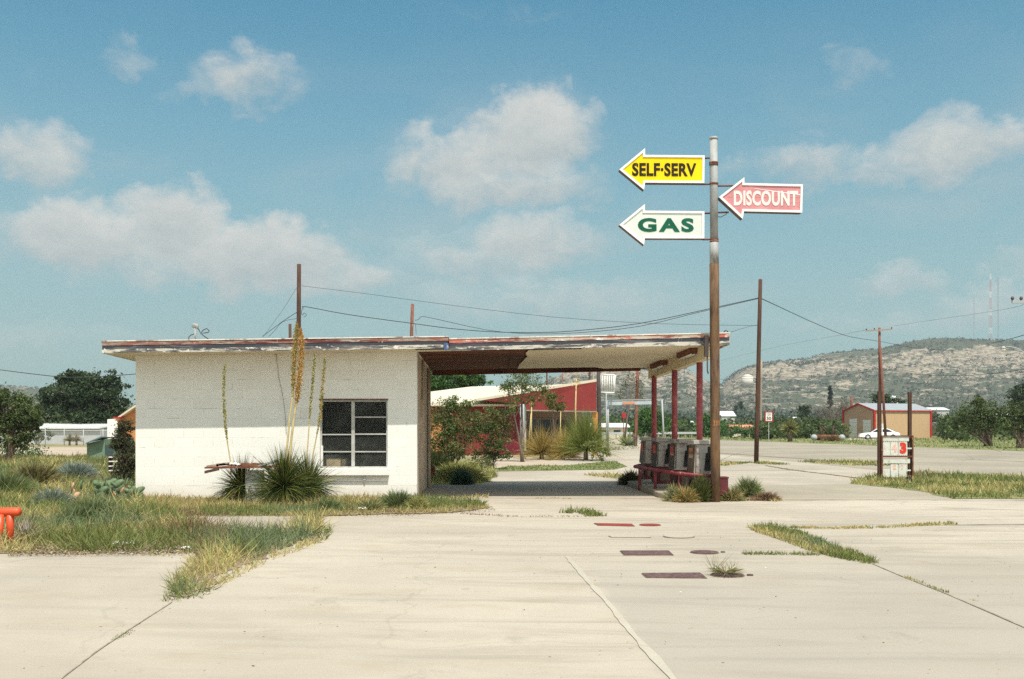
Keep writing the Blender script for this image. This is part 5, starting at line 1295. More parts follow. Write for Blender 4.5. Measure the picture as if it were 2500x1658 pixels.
for a, b in ((1290, 1310), (1314, 1352), (1358, 1398)):
    wn = quad_prism([c57(a, 1055, 58.4), c57(b, 1055, 58.4), c57(b, 1024, 58.4), c57(a, 1024, 58.4)], Vector((0, .06, 0)), 'window', 'carglass', rb)
    mbf = MB()
    for (u0, u1, v0, v1) in ((a - 1.5, a, 1022, 1057), (b, b + 1.5, 1022, 1057), (a, b, 1022, 1024), (a, b, 1055, 1057)):
        mbf.prism([c57(u0, v1, 58.35), c57(u1, v1, 58.35), c57(u1, v0, 58.35), c57(u0, v0, 58.35)], (0, .08, 0))
    fo = mbf.build('frame', M['paleWood'], None); fo.parent = wn; fo.location = -Vector(rb.location) - wn.location
q = c57(1453, HOR, 55.6); MB().box(q.x - .14, q.x + .14, q.y, q.y + .28, 0, c57(1453, 1006, 55.6).z).build('canopy_post', M['orangepost'], rb)
q = cam(1275, HOR, 50); wp = thing('downpipe_post', (q.x, q.y, 0), 'white post standing in front of the red building corner', 'post')
MB().tube([(q.x, q.y, -.05), (q.x, q.y, cam(1275, 987, 50).z)], .11, 10).build('post_shaft', M['ltgrey'], wp, True)
MB().box(q.x - .18, q.x + .18, q.y - .18, q.y + .18, 0, .08).build('base_plate', M['steel'], wp)

# pale truss sign frame and its neighbours
sf = thing('sign_gantry', (cam(1550, HOR, 68).x, cam(1550, HOR, 68).y, 0), 'grey steel gantry with a faded strip sign, right of the red building', 'sign frame')
s6 = lambda x, y, d=68: cam(x, y, d)
def bar(p, q, r, nm, m, par): return MB().tube([p, q], r, 8).build(nm, M[m], par, True)
for px in (1481.5, 1485):
    q = s6(px, HOR); bar(Vector((q.x, q.y, 0)), s6(px, 978), .05, 'post', 'ltgrey', sf)
q = s6(1618, HOR, 70); bar(Vector((s6(1622, HOR, 70).x, q.y, 0)), s6(1616, 974, 70), .06, 'post', 'ltgrey', sf)
quad_prism([s6(1458, 979.3), s6(1620, 975.8), s6(1620, 973.8), s6(1458, 977.2)], Vector((0, .4, 0)), 'top_beam', 'ltgrey', sf)
quad_prism([s6(1486, 989), s6(1594, 987), s6(1594, 979.2), s6(1486, 981)], Vector((0, .12, 0)), 'strip_panel', 'bluegrey', sf)
quad_prism([s6(1520, 987.4, 67.95), s6(1550, 986.8, 67.95), s6(1550, 981.4, 67.95), s6(1520, 982, 67.95)], Vector((0, .05, 0)), 'red_patch', 'terra', sf)
q0, q1 = s6(1458, HOR, 67), s6(1465, HOR, 67)
dp, _ = upole(1461.5, 903, 67, 1463, .15, 'dkmetal', 'dark steel post with an outrigger beside the grey gantry', 'steel_post')
gs = thing('grid_sign', (s6(1483, 936, 67.5).x, s6(1483, 936, 67.5).y, s6(1483, 957, 67.5).z), 'white tube skeleton of an empty sign standing on a thin stem', 'sign')
d_ = 67.5; gx = lambda x, y: cam(x, y, d_)
for a, b in (((1466, 914), (1501, 916)), ((1466, 958), (1500, 959)), ((1466, 914), (1466, 958)), ((1501, 916), (1500, 959))): bar(gx(*a), gx(*b), .045, 'sign_edge', 'white', gs)
for k in range(7):
    x = 1470.5 + k * 4.4; bar(gx(x, 917), gx(x, 956), .03, 'tube', 'white', gs)
q = gx(1480, HOR); bar(Vector((q.x, q.y, 0)), gx(1480, 958), .035, 'stem', 'ltgrey', gs)
# guard rail far off
gr = thing('guard_rail', (cam(1560, HOR, 150).x, cam(1560, HOR, 150).y, 0), 'long low steel guard rail along the far side of the street', 'guard rail')
a, b = cam(1440, HOR, 135), cam(1712, HOR, 150); a.z = b.z = .62
dirv = (b - a).normalized()
MB().prism([a, b, b + Vector((0, 0, .32)), a + Vector((0, 0, .32))], (0, .06, 0)).build('rail', M['steel'], gr)
for k in range(16):
    q = a.lerp(b, (k + .5) / 16); MB().box(q.x - .07, q.x + .07, q.y + .07, q.y + .2, 0, .9).build('post', M['paleWood'], gr)

# ================================================================== RIGHT: WAREHOUSE, CAR, SIGNS
wc = cam(2135, HOR, 150); wc.z = 0; an = math.radians(20) - TH
u = Vector((math.cos(an), math.sin(an), 0)); v = Vector((-math.sin(an), math.cos(an), 0)); Lw, Ww, He, Ha = 10.3, 7.0, 4.1, 5.1
wh_ = thing('metal_building', wc, 'tan metal workshop with red trim and grey gable roof beyond the road', 'building')
up_ = Vector((0, 0, 1))
MB().prism([wc - up_ * .1, wc + u * Lw - up_ * .1, wc + u * Lw + up_ * He, wc + up_ * He], v * .1).build('long_wall', M['tan'], wh_)
MB().prism([wc + v * .1 - up_ * .1, wc + v * (Ww) - up_ * .1, wc + v * Ww + up_ * He, wc + v * Ww / 2 + up_ * Ha, wc + v * .1 + up_ * (He + .03)], u * .1).build('gable_wall', M['gableT'], wh_)
MB().prism([wc + u * (Lw - .1) + v * .1 - up_ * .1, wc + u * (Lw - .1) + v * Ww - up_ * .1, wc + u * (Lw - .1) + v * Ww + up_ * He, wc + u * (Lw - .1) + v * Ww / 2 + up_ * Ha, wc + u * (Lw - .1) + v * .1 + up_ * (He + .03)], u * .1).build('gable_wall', M['gableT'], wh_)
MB().prism([wc + v * (Ww - .1) - up_ * .1, wc + v * (Ww - .1) + u * Lw - up_ * .1, wc + v * (Ww - .1) + u * Lw + up_ * He, wc + v * (Ww - .1) + up_ * He], v * .1).build('long_wall', M['tan'], wh_)
for s_ in (0, 1):
    e0 = wc + v * (Ww * s_) + v * (-.15 if s_ == 0 else .15) + up_ * (He - .02); r0 = wc + v * Ww / 2 + up_ * (Ha + .02)
    MB().prism([e0 - u * .15, e0 + u * (Lw + .15), r0 + u * (Lw + .15), r0 - u * .15], (0, 0, .1)).build('roof_panel', M['greyroof'], wh_)
for xo in (-.22, Lw + .15):
    for s_ in (0, 1):
        e0 = wc + u * xo + v * (Ww * s_) + v * (-.2 if s_ == 0 else .2) + up_ * (He - .2); r0 = wc + u * xo + v * Ww / 2 + up_ * (Ha - .06)
        MB().prism([e0 + up_ * .04, r0, r0 + up_ * .2, e0 + up_ * .24], u * .08).build('gable_trim', M['redtrim'], wh_)
for q in (wc, wc + u * Lw, wc + v * Ww):
    MB().obox(q, u, v, .14, .14, -.05, He).build('corner_trim', M['redtrim'], wh_)
MB().prism([wc - v * .18 + up_ * (He - .16), wc - v * .18 + u * Lw + up_ * (He - .16), wc - v * .18 + u * Lw + up_ * (He - .01), wc - v * .18 + up_ * (He - .01)], v * .1).build('gutter', M['redtrim'], wh_)
for a, b, h_ in ((.8, 2.5, 2.7), (3.9, 5.6, 2.9)):
    p0, p1 = wc + v * a - u * .03, wc + v * b - u * .03
    dr = MB().prism([p0, p1, p1 + up_ * h_, p0 + up_ * h_], u * .05).build('garage_door', M['door'], wh_)
    for k in range(4):
        z = h_ * (k + 1) / 5; MB().prism([p0 + up_ * z - u * .012, p1 + up_ * z - u * .012, p1 + up_ * (z + .04) - u * .012, p0 + up_ * (z + .04) - u * .012], u * .01).build('door_rib', M['alum'], dr).location = (0, 0, 0)
for k in dr.children if False else (): pass
p0 = wc + u * .9 - v * .03
MB().prism([p0 + up_ * .05, p0 + u * 1.0 + up_ * .05, p0 + u * 1.0 + up_ * 2.15, p0 + up_ * 2.15], v * .04).build('side_door', M['door'], wh_)
def fix_children():
    for o in list(bpy.data.objects):
        if o.name.startswith('door_rib'): o.location = (-Vector(wh_.location) - o.parent.location)
        if o.name.startswith('rim') and o.parent and o.parent.name.startswith('wheel') and o.parent.parent == ps: o.location = -Vector(ps.location) - o.parent.location
fix_children()

# white car, side on, nose to the left
def make_car(loc, ang, label):
    t = thing('parked_car', loc, label, 'car')
    base = Vector(loc); cu, su = math.cos(ang), math.sin(ang)
    T_ = lambda x, y, z: Vector((base.x + x * cu - y * su, base.y + x * su + y * cu, base.z + z))
    W2 = .88
    def loft(prof_b, ins, nm, m, smooth=True):
        """side profile (x,z); width narrows by ins(z)"""
        vs = []; n = len(prof_b)
        for s_ in (-1, 1):
            for x, z in prof_b: vs.append(T_(x, s_ * (W2 - ins(x, z)), z))
        fs = [tuple(range(n)), tuple(range(2 * n - 1, n - 1, -1))] + [(i, i + n, (i + 1) % n + n, (i + 1) % n) for i in range(n)]
        return MB().add(vs, fs).build(nm, m, t, bevel=.04)
    body = [(-2.45, .30), (-2.52, .50), (-2.42, .70), (-1.9, .80), (-1.25, .88), (-.2, .92), (1.5, .92), (2.2, .90), (2.45, .78), (2.5, .45), (2.42, .30),
            (1.95, .26), (1.88, .50), (1.60, .66), (1.32, .50), (1.25, .24), (-1.1, .24), (-1.17, .50), (-1.45, .66), (-1.73, .50), (-1.8, .26)]
    loft(body, lambda x, z: .06 * max(0, (z - .6) / .3), 'body', M['car'])
    cab = [(-1.15, .90), (-.45, 1.32), (-.1, 1.40), (.9, 1.39), (1.3, 1.30), (2.05, .91)]
    loft(cab, lambda x, z: .05 + .22 * max(0, (z - .9) / .5), 'cabin', M['car'])
    for a in ([(-.92, .95), (-.38, 1.28), (.25, 1.32), (.25, .95)], [(.33, .95), (.33, 1.32), (.95, 1.31), (1.22, 1.20), (1.55, .96)]):
        vs = []
        for s_ in (-1, 1):
            vs2 = [T_(x, s_ * (W2 - (.05 + .22 * (z - .9) / .5) + .012), z) for x, z in a]
            MB().prism(vs2, (T_(0, -s_ * .02, 0) - T_(0, 0, 0))).build('side_window', M['carglass'], t)
    for x0, z0, x1, z1, nm in ((-1.10, .95, -.50, 1.31, 'windscreen'), (1.99, .96, 1.36, 1.30, 'rear_window')):
        o_ = .015 if x0 < 0 else -.015
        MB().prism([T_(x0 - o_ * 2, -.74, z0), T_(x0 - o_ * 2, .74, z0), T_(x1 - o_ * 2, .6, z1), T_(x1 - o_ * 2, -.6, z1)], (T_(0, 0, .012) - T_(0, 0, 0))).build(nm, M['carglass'], t)
    for x in (-1.45, 1.60):
        for s_ in (-1, 1):
            wl = MB().tube([T_(x, s_ * .66, .32), T_(x, s_ * .87, .32)], .32, 20).build('wheel', M['tyre'], t)
            rm = MB().tube([T_(x, s_ * .86, .32), T_(x, s_ * .885, .32)], .19, 14).build('rim', M['rim'], None); rm.parent = wl; rm.location = -base - wl.location
    for s_ in (-1, 1):
        MB().prism([T_(-2.53, s_ * .55, .56), T_(-2.53, s_ * .82, .56), T_(-2.47, s_ * .82, .68), T_(-2.47, s_ * .55, .68)], (T_(.08, 0, 0) - T_(0, 0, 0))).build('headlight', M['carglass'], t)
        MB().prism([T_(2.52, s_ * .6, .58), T_(2.52, s_ * .84, .58), T_(2.50, s_ * .84, .74), T_(2.50, s_ * .6, .74)], (T_(-.06, 0, 0) - T_(0, 0, 0))).build('tail_light', M['redtrim'], t)
    return t
cl = cam(2146, HOR, 132); cl.z = .03
make_car(cl, math.radians(-14), 'white station wagon parked before the tan metal workshop')
sheet('driveway', [cam(2070, HOR, 128)[:2], cam(2200, HOR, 126)[:2], cam(2200, HOR, 138)[:2], cam(2070, HOR, 149)[:2]], .012, M['concrete'])

# speed limit sign
q = cam(1877, HOR, 118); sp = thing('speed_sign', (q.x, q.y, 0), 'white 30 speed limit sign with a red border on a grey post', 'road sign')
MB().box(q.x - .03, q.x + .03, q.y, q.y + .06, 0, cam(1877, 1005, 118).z).build('post', M['steel'], sp)
z1, z0 = cam(1877, 1005, 118).z, cam(1877, 1030, 118).z; x0, x1 = cam(1867, HOR, 118).x, cam(1887, HOR, 118).x; yy = q.y - .03
MB().box(x0, x1, yy, yy + .02, z0, z1).build('border', M['signred'], sp)
MB().box(x0 + .12, x1 - .12, yy - .006, yy - .001, z0 + .12, z1 - .12).build('face', M['white'], sp)
w_ = x1 - x0; h_ = z1 - z0
text_obj('numeral', '30', x0 + .2, x1 - .2, z0 + .20, z0 + h_ * .48, yy - .007, M['ink'], sp, .03)
text_obj('lettering', 'SPEED', x0 + .2, x1 - .2, z0 + h_ * .70, z0 + h_ * .82, yy - .007, M['ink'], sp, .0)
text_obj('lettering', 'LIMIT', x0 + .26, x1 - .26, z0 + h_ * .53, z0 + h_ * .65, yy - .007, M['ink'], sp, .0)

# rusty trough with white ends and standing timbers
q = cam(2020, HOR, 118); q.z = 0
tg = thing('rusty_trough', q, 'long rusty red trough with white ends on the verge left of the white car', 'trough')
qa, qb = cam(1987, HOR, 119), cam(2055, HOR, 118)
for a, nm in ((qa, 'trough_end'), (qb, 'trough_end')):
    MB().tube([(a.x - .08, a.y - .35, .40), (a.x + .08, a.y + .25, .40)], .36, 18).build(nm, M['ltgrey'], tg, True)
MB().tube([(qa.x + .2, qa.y + .35, .40), (qb.x - .2, qb.y + .35, .38)], .33, 14).build('trough_body', M['rust'], tg, True)
tm_ = thing('timber_frame', cam(2022, HOR, 119.5) * Vector((1, 1, 0)) if False else Vector((cam(2022, HOR, 119.5).x, cam(2022, HOR, 119.5).y, 0)), 'leaning dark timbers standing behind the rusty trough', 'timber')
for a, b in (((2006, 1041), (2024, 1062)), ((2003, 1042), (2004, 1068)), ((2035, 1042), (2032, 1068)), ((2033, 1041), (2040, 1046))):
    p0, p1 = cam(*a, 120), cam(*b, 120); MB().tube([p0, p1], .09, 6).build('timber', M['wood'], tm_, True)
shrub(2030, 1077.5, 1.3, .85, 'rust coloured dry weed in the middle of the trough', 40, (np.array((.30, .14, .06)), BROWN, GREEN * .6), 700, .03)

# masts and tank on the hill
def mast(px, ytop, ybase, m, label, wdt, lattice=True, head=False):
    R_ = 1980.0; b = cam(px, HOR, R_); zb_ = hill_top(px, R_) - 3; z1 = cam(px, ytop, R_).z
    t = thing('radio_mast', (b.x, b.y, zb_), label, 'mast'); mb = MB()
    n = 12
    if lattice:
        for k in range(n):
            za, zc_ = zb_ + (z1 - zb_) * k / n, zb_ + (z1 - zb_) * (k + 1) / n; wa, wb = wdt * (1 - .6 * k / n), wdt * (1 - .6 * (k + 1) / n)
            seg = MB()
            for s_ in ((-1, -1), (1, -1), (1, 1), (-1, 1)):
                seg.tube([(b.x + s_[0] * wa, b.y + s_[1] * wa, za), (b.x + s_[0] * wb, b.y + s_[1] * wb, zc_)], .17, 4)
            seg.tube([(b.x - wa, b.y - wa, za), (b.x + wb, b.y - wb, zc_)], .10, 4).tube([(b.x + wa, b.y - wa, za), (b.x - wb, b.y - wb, zc_)], .10, 4)
            seg.build('mast_section', M['antred'] if k % 3 < 2 else M['white'], t)
    else:
        mb.tube([(b.x, b.y, zb_), (b.x, b.y, z1)], wdt, 6).build('mast_pole', M[m], t)
    if head:
        MB().box(b.x - 5, b.x + 1, b.y - .5, b.y + .5, z1 - 8, z1 - 5).build('antenna_arm', M[m], t)
    return t
mast(2418, 668, 830, 'antred', 'red and white lattice radio mast on the mesa', 2.4)
mast(2437, 677, 830, 'antgrey', 'grey radio mast with a short arm right of the lattice mast', .75, False, True)
mast(2378, 727, 830, 'antgrey', 'faint thin radio mast left of the lattice mast', .45, False)
q = cam(1825, 932, 1150); zt_ = cam(1825, 914, 1150).z; zb_ = cam(1825, 936, 1150).z - 4
wt_ = thing('water_tank', (q.x, q.y, zb_), 'cream domed water tank on the hillside', 'tank')
rr_ = 13.5 / F * 1150
MB().tube([(q.x, q.y, zb_), (q.x, q.y, zt_ - 2.8)], rr_, 28).build('tank_wall', M['tank'], wt_, True)
MB().tube([(q.x, q.y, zt_ - 2.8), (q.x, q.y, zt_ - 1.2), (q.x, q.y, zt_ - .3), (q.x, q.y, zt_)], [rr_ * .98, rr_ * .72, rr_ * .35, rr_ * .05], 28).build('tank_roof', M['tank'], wt_, True)

# ================================================================== HOUSES
def house(px, yb_, yc, wpx, eave_y, ridge_y, wallm, roofm, label, depth=8.0, shed=False, ang=0.0):
    a = cam(px - wpx / 2, HOR, yc); b = cam(px + wpx / 2, HOR, yc); w_ = (b - a).length; c = (a + b) / 2; c.z = 0
    t = thing('house', c, label, 'house'); an = -TH + ang; u = Vector((math.cos(an), math.sin(an), 0)); v = Vector((-u.y, u.x, 0)); up = Vector((0, 0, 1))
    ze = EYE + (HOR - eave_y) / F * yc; zr = max(ze + .2, EYE + (HOR - ridge_y) / F * (yc + depth / 2))
    z0 = min(0, EYE + (HOR - yb_) / F * yc); ze = max(ze, 1.6)
    o_ = c - u * w_ / 2
    MB().obox(c + v * depth / 2, u, v, w_ / 2, depth / 2, z0, ze).build('wall', M[wallm], t)
    e = .4
    rfm = MB()
    rfm.add([o_ - u * e - v * e + up * (ze + .004), o_ + u * (w_ + e) - v * e + up * (ze + .004), o_ + u * (w_ + e) + v * (depth + e) + up * (ze + .004), o_ - u * e + v * (depth + e) + up * (ze + .004), o_ - u * e + v * depth / 2 + up * zr, o_ + u * (w_ + e) + v * depth / 2 + up * zr],
            [(0, 1, 5, 4), (2, 3, 4, 5), (0, 4, 3), (1, 2, 5), (3, 2, 1, 0)]).build('roof', M[roofm], t)
    for k in (.28, .7):
        q = o_ + u * w_ * k - v * .02; h_ = min(1.2, (ze - z0) * .4); zm = (ze + z0) * .55
        MB().prism([q - u * .5 + up * (zm - h_ / 2), q + u * .5 + up * (zm - h_ / 2), q + u * .5 + up * (zm + h_ / 2), q - u * .5 + up * (zm + h_ / 2)], v * .015).build('window', M['carglass'], t)
    return t
house(1815, 1066, 175, 52, 1051, 1037, 'cream', 'terra', 'low house with terracotta roof between the sign pole and the slender pole')
house(1776, 1050, 420, 38, 1016, 1004, 'lowwall', 'corr', 'white roofed house above the terracotta one', 12)
house(1682, 1060, 300, 26, 1040, 1028, 'cream', 'corr', 'small white gabled house between the two right canopy columns')
house(1490, 1062, 150, 84, 1047, 1033, 'cream', 'corr', 'long cream house seen through the grey gantry')
house(2294, 1060, 420, 46, 1001, 995, 'lowwall', 'corr', 'white roofed shed right behind the tan workshop', 12)
house(2340, 1065, 190, 70, 1040, 1031, 'brownwall', 'greyroof', 'brown house with pale grey roof behind the big mesquite at right')
house(1960, 1055, 330, 30, 1030, 1018, 'lowwall', 'corr', 'white house left of the bare brown tree')
house(2460, 1060, 260, 60, 1022, 1006, 'cream', 'corr', 'white house between the two mesquites at the right edge')
house(2185, 1020, 900, 14, 972, 966, 'white', 'corr', 'small white building up on the lower hillside', 16)
house(1740, 1060, 350, 24, 1030, 1022, 'white', 'corr', 'little white house right beside the sign pole')
house(1330, 1060, 190, 60, 1042, 1030, 'lowwall', 'corr', 'pale shed glimpsed below the wedge canopy')
# left side: long low white building, chain link fence, green shed, orange gable
lb_ = thing('long_shed', (cam(150, HOR, 98).x, cam(150, HOR, 98).y, 0), 'long low grey white building with corrugated roof behind the fence at left', 'building')
a, b = cam(-60, HOR, 98), cam(247, HOR, 98); c_ = cam(282, HOR, 106)
for z in (a, b, c_): z.z = 0
Z_ = lambda y, d: EYE + (HOR - y) / F * d
MB().prism([a, b, b + Vector((0, 0, Z_(1047, 98))), a + Vector((0, 0, Z_(1047, 98)))], (0, 6, 0)).build('wall', M['lowwall'], lb_)
rfv = [Vector((a.x, a.y - .3, Z_(1047.5, 98))), Vector((b.x, b.y - .3, Z_(1046.5, 98))), Vector((c_.x, c_.y + 3, Z_(1036, 106))), Vector((a.x, a.y + 9, Z_(1036, 106)))]
MB().prism(rfv, (0, 0, .07)).build('roof', M['corr'], lb_)
rbm = MB()
for k in range(46):
    t_ = (k + .5) / 46; p0 = rfv[0].lerp(rfv[1], t_); p1 = rfv[3].lerp(rfv[2], t_)
    rbm.prism([p0 + Vector((-.06, 0, .072)), p0 + Vector((.06, 0, .072)), p1 + Vector((.06, 0, .072)), p1 + Vector((-.06, 0, .072))], (0, 0, .06))
o = rbm.build('roof_ribs', M['corr'], lb_); o['kind'] = 'stuff'
fn = thing('chain_link_fence', (cam(150, HOR, 90).x, cam(150, HOR, 90).y, 0), 'chain link fence with top rail before the long low building', 'fence')
fa, fb = cam(20, HOR, 90), cam(300, HOR, 86); fa.z = fb.z = 0; hF = 1.28
for k in range(7):
    q = fa.lerp(fb, k / 6); MB().tube([(q.x, q.y, 0), (q.x, q.y, hF + .1)], .035, 6).build('post', M['steel'], fn, True)
bar(fa + Vector((0, 0, hF)), fb + Vector((0, 0, hF)), .03, 'top_rail', 'steel', fn)
ms = MB(); L_ = (fb - fa).length; ax = (fb - fa).normalized(); nY = Vector((0, .004, 0)); k = -hF
while k < L_:
    for s_ in (1, -1):
        s0 = k if s_ > 0 else k + hF; s1 = k + hF if s_ > 0 else k
        ca, cb_ = s0, s1; za, zb_ = 0.02, hF
        # clip to the fence length
        if min(ca, cb_) < 0 or max(ca, cb_) > L_: continue
        p0, p1 = fa + ax * ca + Vector((0, 0, za)), fa + ax * cb_ + Vector((0, 0, zb_)); w2 = ax * .004
        ms.add([p0 - w2, p0 + w2, p1 + w2, p1 - w2], [(0, 1, 2, 3)])
    k += .16
ms.build('mesh', M['steel'], fn, fix=False)
gsX = cam(246, HOR, 47.5)
gsd = thing('green_shed', (gsX.x, gsX.y, 0), 'small weathered green wooden shed with a darker door at left', 'shed')
p = lambda x, y, d=47.5: cam(x, y, d)
def b0(v): return Vector((v.x, v.y, -.05))
MB().prism([b0(p(212, HOR)), b0(p(256, HOR)), p(256, 1072), p(212, 1083)], (.25, 2.2, 0)).build('front_wall', M['shedg'], gsd)
MB().prism([b0(p(256.3, HOR)), b0(p(279, HOR, 48.5)), p(279, 1073, 48.5), p(256.3, 1072)], (.25, 2.0, 0)).build('side_wall', M['shedg'], gsd)
MB().prism([p(209, 1084.5, 47.2), p(248, 1069, 47.2), p(280, 1070, 48.4), p(280, 1070, 50.6), p(245, 1068, 50.2), p(211, 1083, 50)], (0, 0, .05)).build('roof', M['shedd'], gsd)
MB().prism([b0(p(257, HOR, 47.3)), b0(p(277, HOR, 48.2)), p(277, 1087, 48.2), p(257, 1087, 47.3)], (0, .06, 0)).build('door', M['shedd'], gsd)
og = thing('brick_house', (cam(305, HOR, 62).x, cam(305, HOR, 62).y, 0), 'orange brick gable of a house just behind the left wall corner', 'house')
p6 = lambda x, y, d=62: cam(x, y, d)
MB().prism([b0(p6(287, HOR)), b0(p6(372, HOR)), p6(372, 1006), p6(338, 986), p6(287, 1020)], (0, 7, 0)).build('wall', M['orangewall'], og)
MB().prism([p6(278, 1024, 61.5), p6(338, 983, 61.5), p6(340, 986.5, 61.5), p6(280, 1027.5, 61.5)], (0, 8, 0)).build('roof', M['cream'], og)
MB().prism([p6(338, 983, 61.5), p6(385, 1012, 61.5), p6(385, 1015.5, 61.5), p6(340, 986.5, 61.5)], (0, 8, 0)).build('roof', M['cream'], og)
MB().prism([p6(276, 1018, 61), p6(291, 1018, 61), p6(291, 1022, 61), p6(276, 1022, 61)], (0, 3, 0)).build('porch_roof', M['redtrim'], og)
MB().prism([b0(p6(262, HOR, 66)), b0(p6(287, HOR, 66)), p6(287, 1022, 66), p6(262, 1024, 66)], (0, 3, 0)).build('rear_wing', M['white'], og)
# white slatted steps at the shrub by the corner
sl = thing('slatted_rack', (cam(280, HOR, 30).x, cam(280, HOR, 30).y, 0), 'white wooden rack of horizontal slats half hidden by the dark bush', 'rack')
for k, yq_ in enumerate((1115, 1125.5, 1137, 1148)):
    P_ = [cam(265, yq_ + 2.6, 30), cam(291, yq_ + 1.8, 30), cam(291, yq_ - .6, 30), cam(265, yq_, 30)]; MB().prism(P_, (0, .3, 0)).build('slat', M['white'], sl)
MB().prism([b0(cam(264, HOR, 30.05)), b0(cam(267, HOR, 30.05)), cam(267, 1112, 30.05), cam(264, 1112, 30.05)], (0, .28, 0)).build('side_board', M['wood'], sl)
MB().prism([b0(cam(289, HOR, 30.35)), b0(cam(292, HOR, 30.35)), cam(292, 1112, 30.35), cam(289, 1112, 30.35)], (0, .28, 0)).build('side_board', M['wood'], sl)

# ================================================================== TREES
A3 = np.array
PINE = (A3((.042, .068, .028)), A3((.062, .092, .038)), A3((.03, .05, .022)))
OLIVE = (A3((.085, .115, .040)), A3((.115, .15, .05)), A3((.06, .085, .03)))
FRESH = (A3((.06, .13, .03)), A3((.085, .17, .04)), A3((.04, .09, .025)))
MESQ = (A3((.085, .13, .035)), A3((.13, .165, .05)), A3((.065, .095, .03)), A3((.19, .19, .07)))
FAR = (A3((.075, .095, .05)), A3((.10, .12, .065)), A3((.06, .08, .05)))
def T(name, label, px, yc, ells, leaf, pal, tr, seed, **k):
    """ells in photo terms: (px, py, half width px, half height px, clumps), at distance yc"""
    b = cam(px, HOR, yc); b.z = 0; E = []
    for (x, y, rx, ry, n) in ells:
        c = cam(x, y, yc) - b; r = (rx / F * yc, (rx * .8) / F * yc, ry / F * yc); E.append(((c.x, c.y, c.z), r, n))
    return tree(name, label, b, E, leaf, pal, tr, seed, **k)
T('pine_tree', 'large dark rounded pine behind the long low building at left', 195, 108,
  [(195, 955, 75, 45, 90), (190, 925, 45, 22, 40), (140, 975, 42, 38, 55), (240, 960, 52, 45, 65), (270, 945, 30, 28, 28), (285, 985, 30, 22, 22), (205, 1005, 80, 25, 70), (120, 1005, 28, 25, 30), (295, 1000, 22, 16, 12)], .34, PINE, .35, 1, per=46, sub=.15)
T('leafy_tree', 'olive green tree filling the left edge of the frame', 20, 46,
  [(15, 1000, 70, 50, 80), (60, 1010, 42, 38, 45), (-40, 980, 60, 50, 50), (20, 1065, 65, 35, 60), (-10, 960, 40, 20, 24), (85, 1035, 24, 20, 18), (50, 975, 20, 14, 10)], .12, OLIVE, .16, 2, per=50, sub=.15)
T('dark_bush', 'dark tall bush growing against the left wall of the station', 305, 27,
  [(305, 1045, 20, 22, 28), (300, 1075, 26, 24, 34), (310, 1120, 26, 45, 70), (300, 1165, 26, 30, 44), (285, 1085, 16, 18, 16)], .05, (A3((.075, .085, .035)), A3((.10, .09, .045)), A3((.05, .05, .03))), .04, 3, per=46, sub=.22, stems=4, cat='bush')
T('garden_bush', 'low dark green bush beside the olive tree at left', 75, 50, [(70, 1108, 45, 14, 26), (30, 1100, 40, 20, 26)], .10, FRESH, .03, 4, cat='bush', stems=3, limb=False)
for i, (px, h, lb) in enumerate(((170, 1060, 'small yucca by the fence, left of a pair'), (187, 1064, 'small yucca by the fence, right of a pair'))):
    c = cam(px, HOR, 88); t = thing('yucca_plant', (c.x, c.y, 0), lb, 'plant')
    MB().tube([(c.x, c.y, 0), (c.x, c.y, .45)], .09, 7).build('trunk', M['bark'], t, True)
    rosette(t, 'leaves', (0, 0, .4), 160, .62, .05, (STRAW * .7, GREEN, BROWN), 60 + i, -10, 88, .2).location = (0, 0, 0)
T('garden_bush', 'blue green bush in front of the long low building', 90, 91, [(85, 1068, 18, 12, 20), (112, 1064, 14, 14, 14)], .16, (TEAL * .6, GREEN * .6), .04, 6, cat='bush', stems=3, limb=False)

# behind the canopy
T('shade_tree', 'bright green tree rising behind the cream roof', 1110, 76,
  [(1060, 930, 50, 30, 80), (1110, 925, 50, 26, 80), (1155, 930, 34, 18, 46), (1090, 950, 60, 18, 60), (1010, 930, 40, 30, 50), (1130, 905, 30, 18, 34)], .16, FRESH, .3, 7, per=50, sub=.17)
T('slender_tree', 'slender open tree in front of the red wedge roof', 1277, 45,
  [(1275, 925, 48, 20, 34), (1240, 950, 30, 16, 20), (1300, 948, 36, 18, 24), (1250, 975, 34, 14, 14), (1300, 978, 24, 14, 12), (1268, 903, 30, 14, 18), (1330, 955, 14, 10, 6)], .085, MESQ, .05, 8, per=30, sub=.24, stems=2)
T('slender_tree', 'leafy tree clump hanging before the wedge fascia, right of the slender tree', 1352, 50, [(1352, 982, 26, 18, 26), (1340, 968, 14, 10, 8), (1365, 998, 14, 10, 8)], .09, (GREEN * .6, GREEN * .8, LIME * .6), .035, 9, per=40)
T('feathery_mesquite', 'large feathery mesquite before the orange part of the red building', 1100, 36,
  [(1080, 1005, 36, 30, 22), (1120, 1020, 40, 30, 24), (1075, 1055, 36, 34, 26), (1130, 1060, 44, 34, 32), (1165, 1030, 30, 26, 18), (1095, 985, 26, 14, 10), (1110, 1100, 44, 24, 24), (1058, 1090, 24, 28, 16), (1140, 985, 20, 10, 7)], .075, MESQ, .035, 10, per=52, sub=.26, stems=6)
T('feathery_mesquite', 'smaller feathery mesquite before the dark red wall', 1200, 37,
  [(1190, 1040, 34, 28, 22), (1225, 1055, 30, 30, 20), (1200, 1090, 38, 28, 24), (1235, 1015, 24, 20, 12), (1180, 1115, 28, 18, 16), (1228, 1110, 22, 16, 10), (1205, 1000, 26, 12, 8)], .075, MESQ, .03, 11, per=52, sub=.26, stems=5)
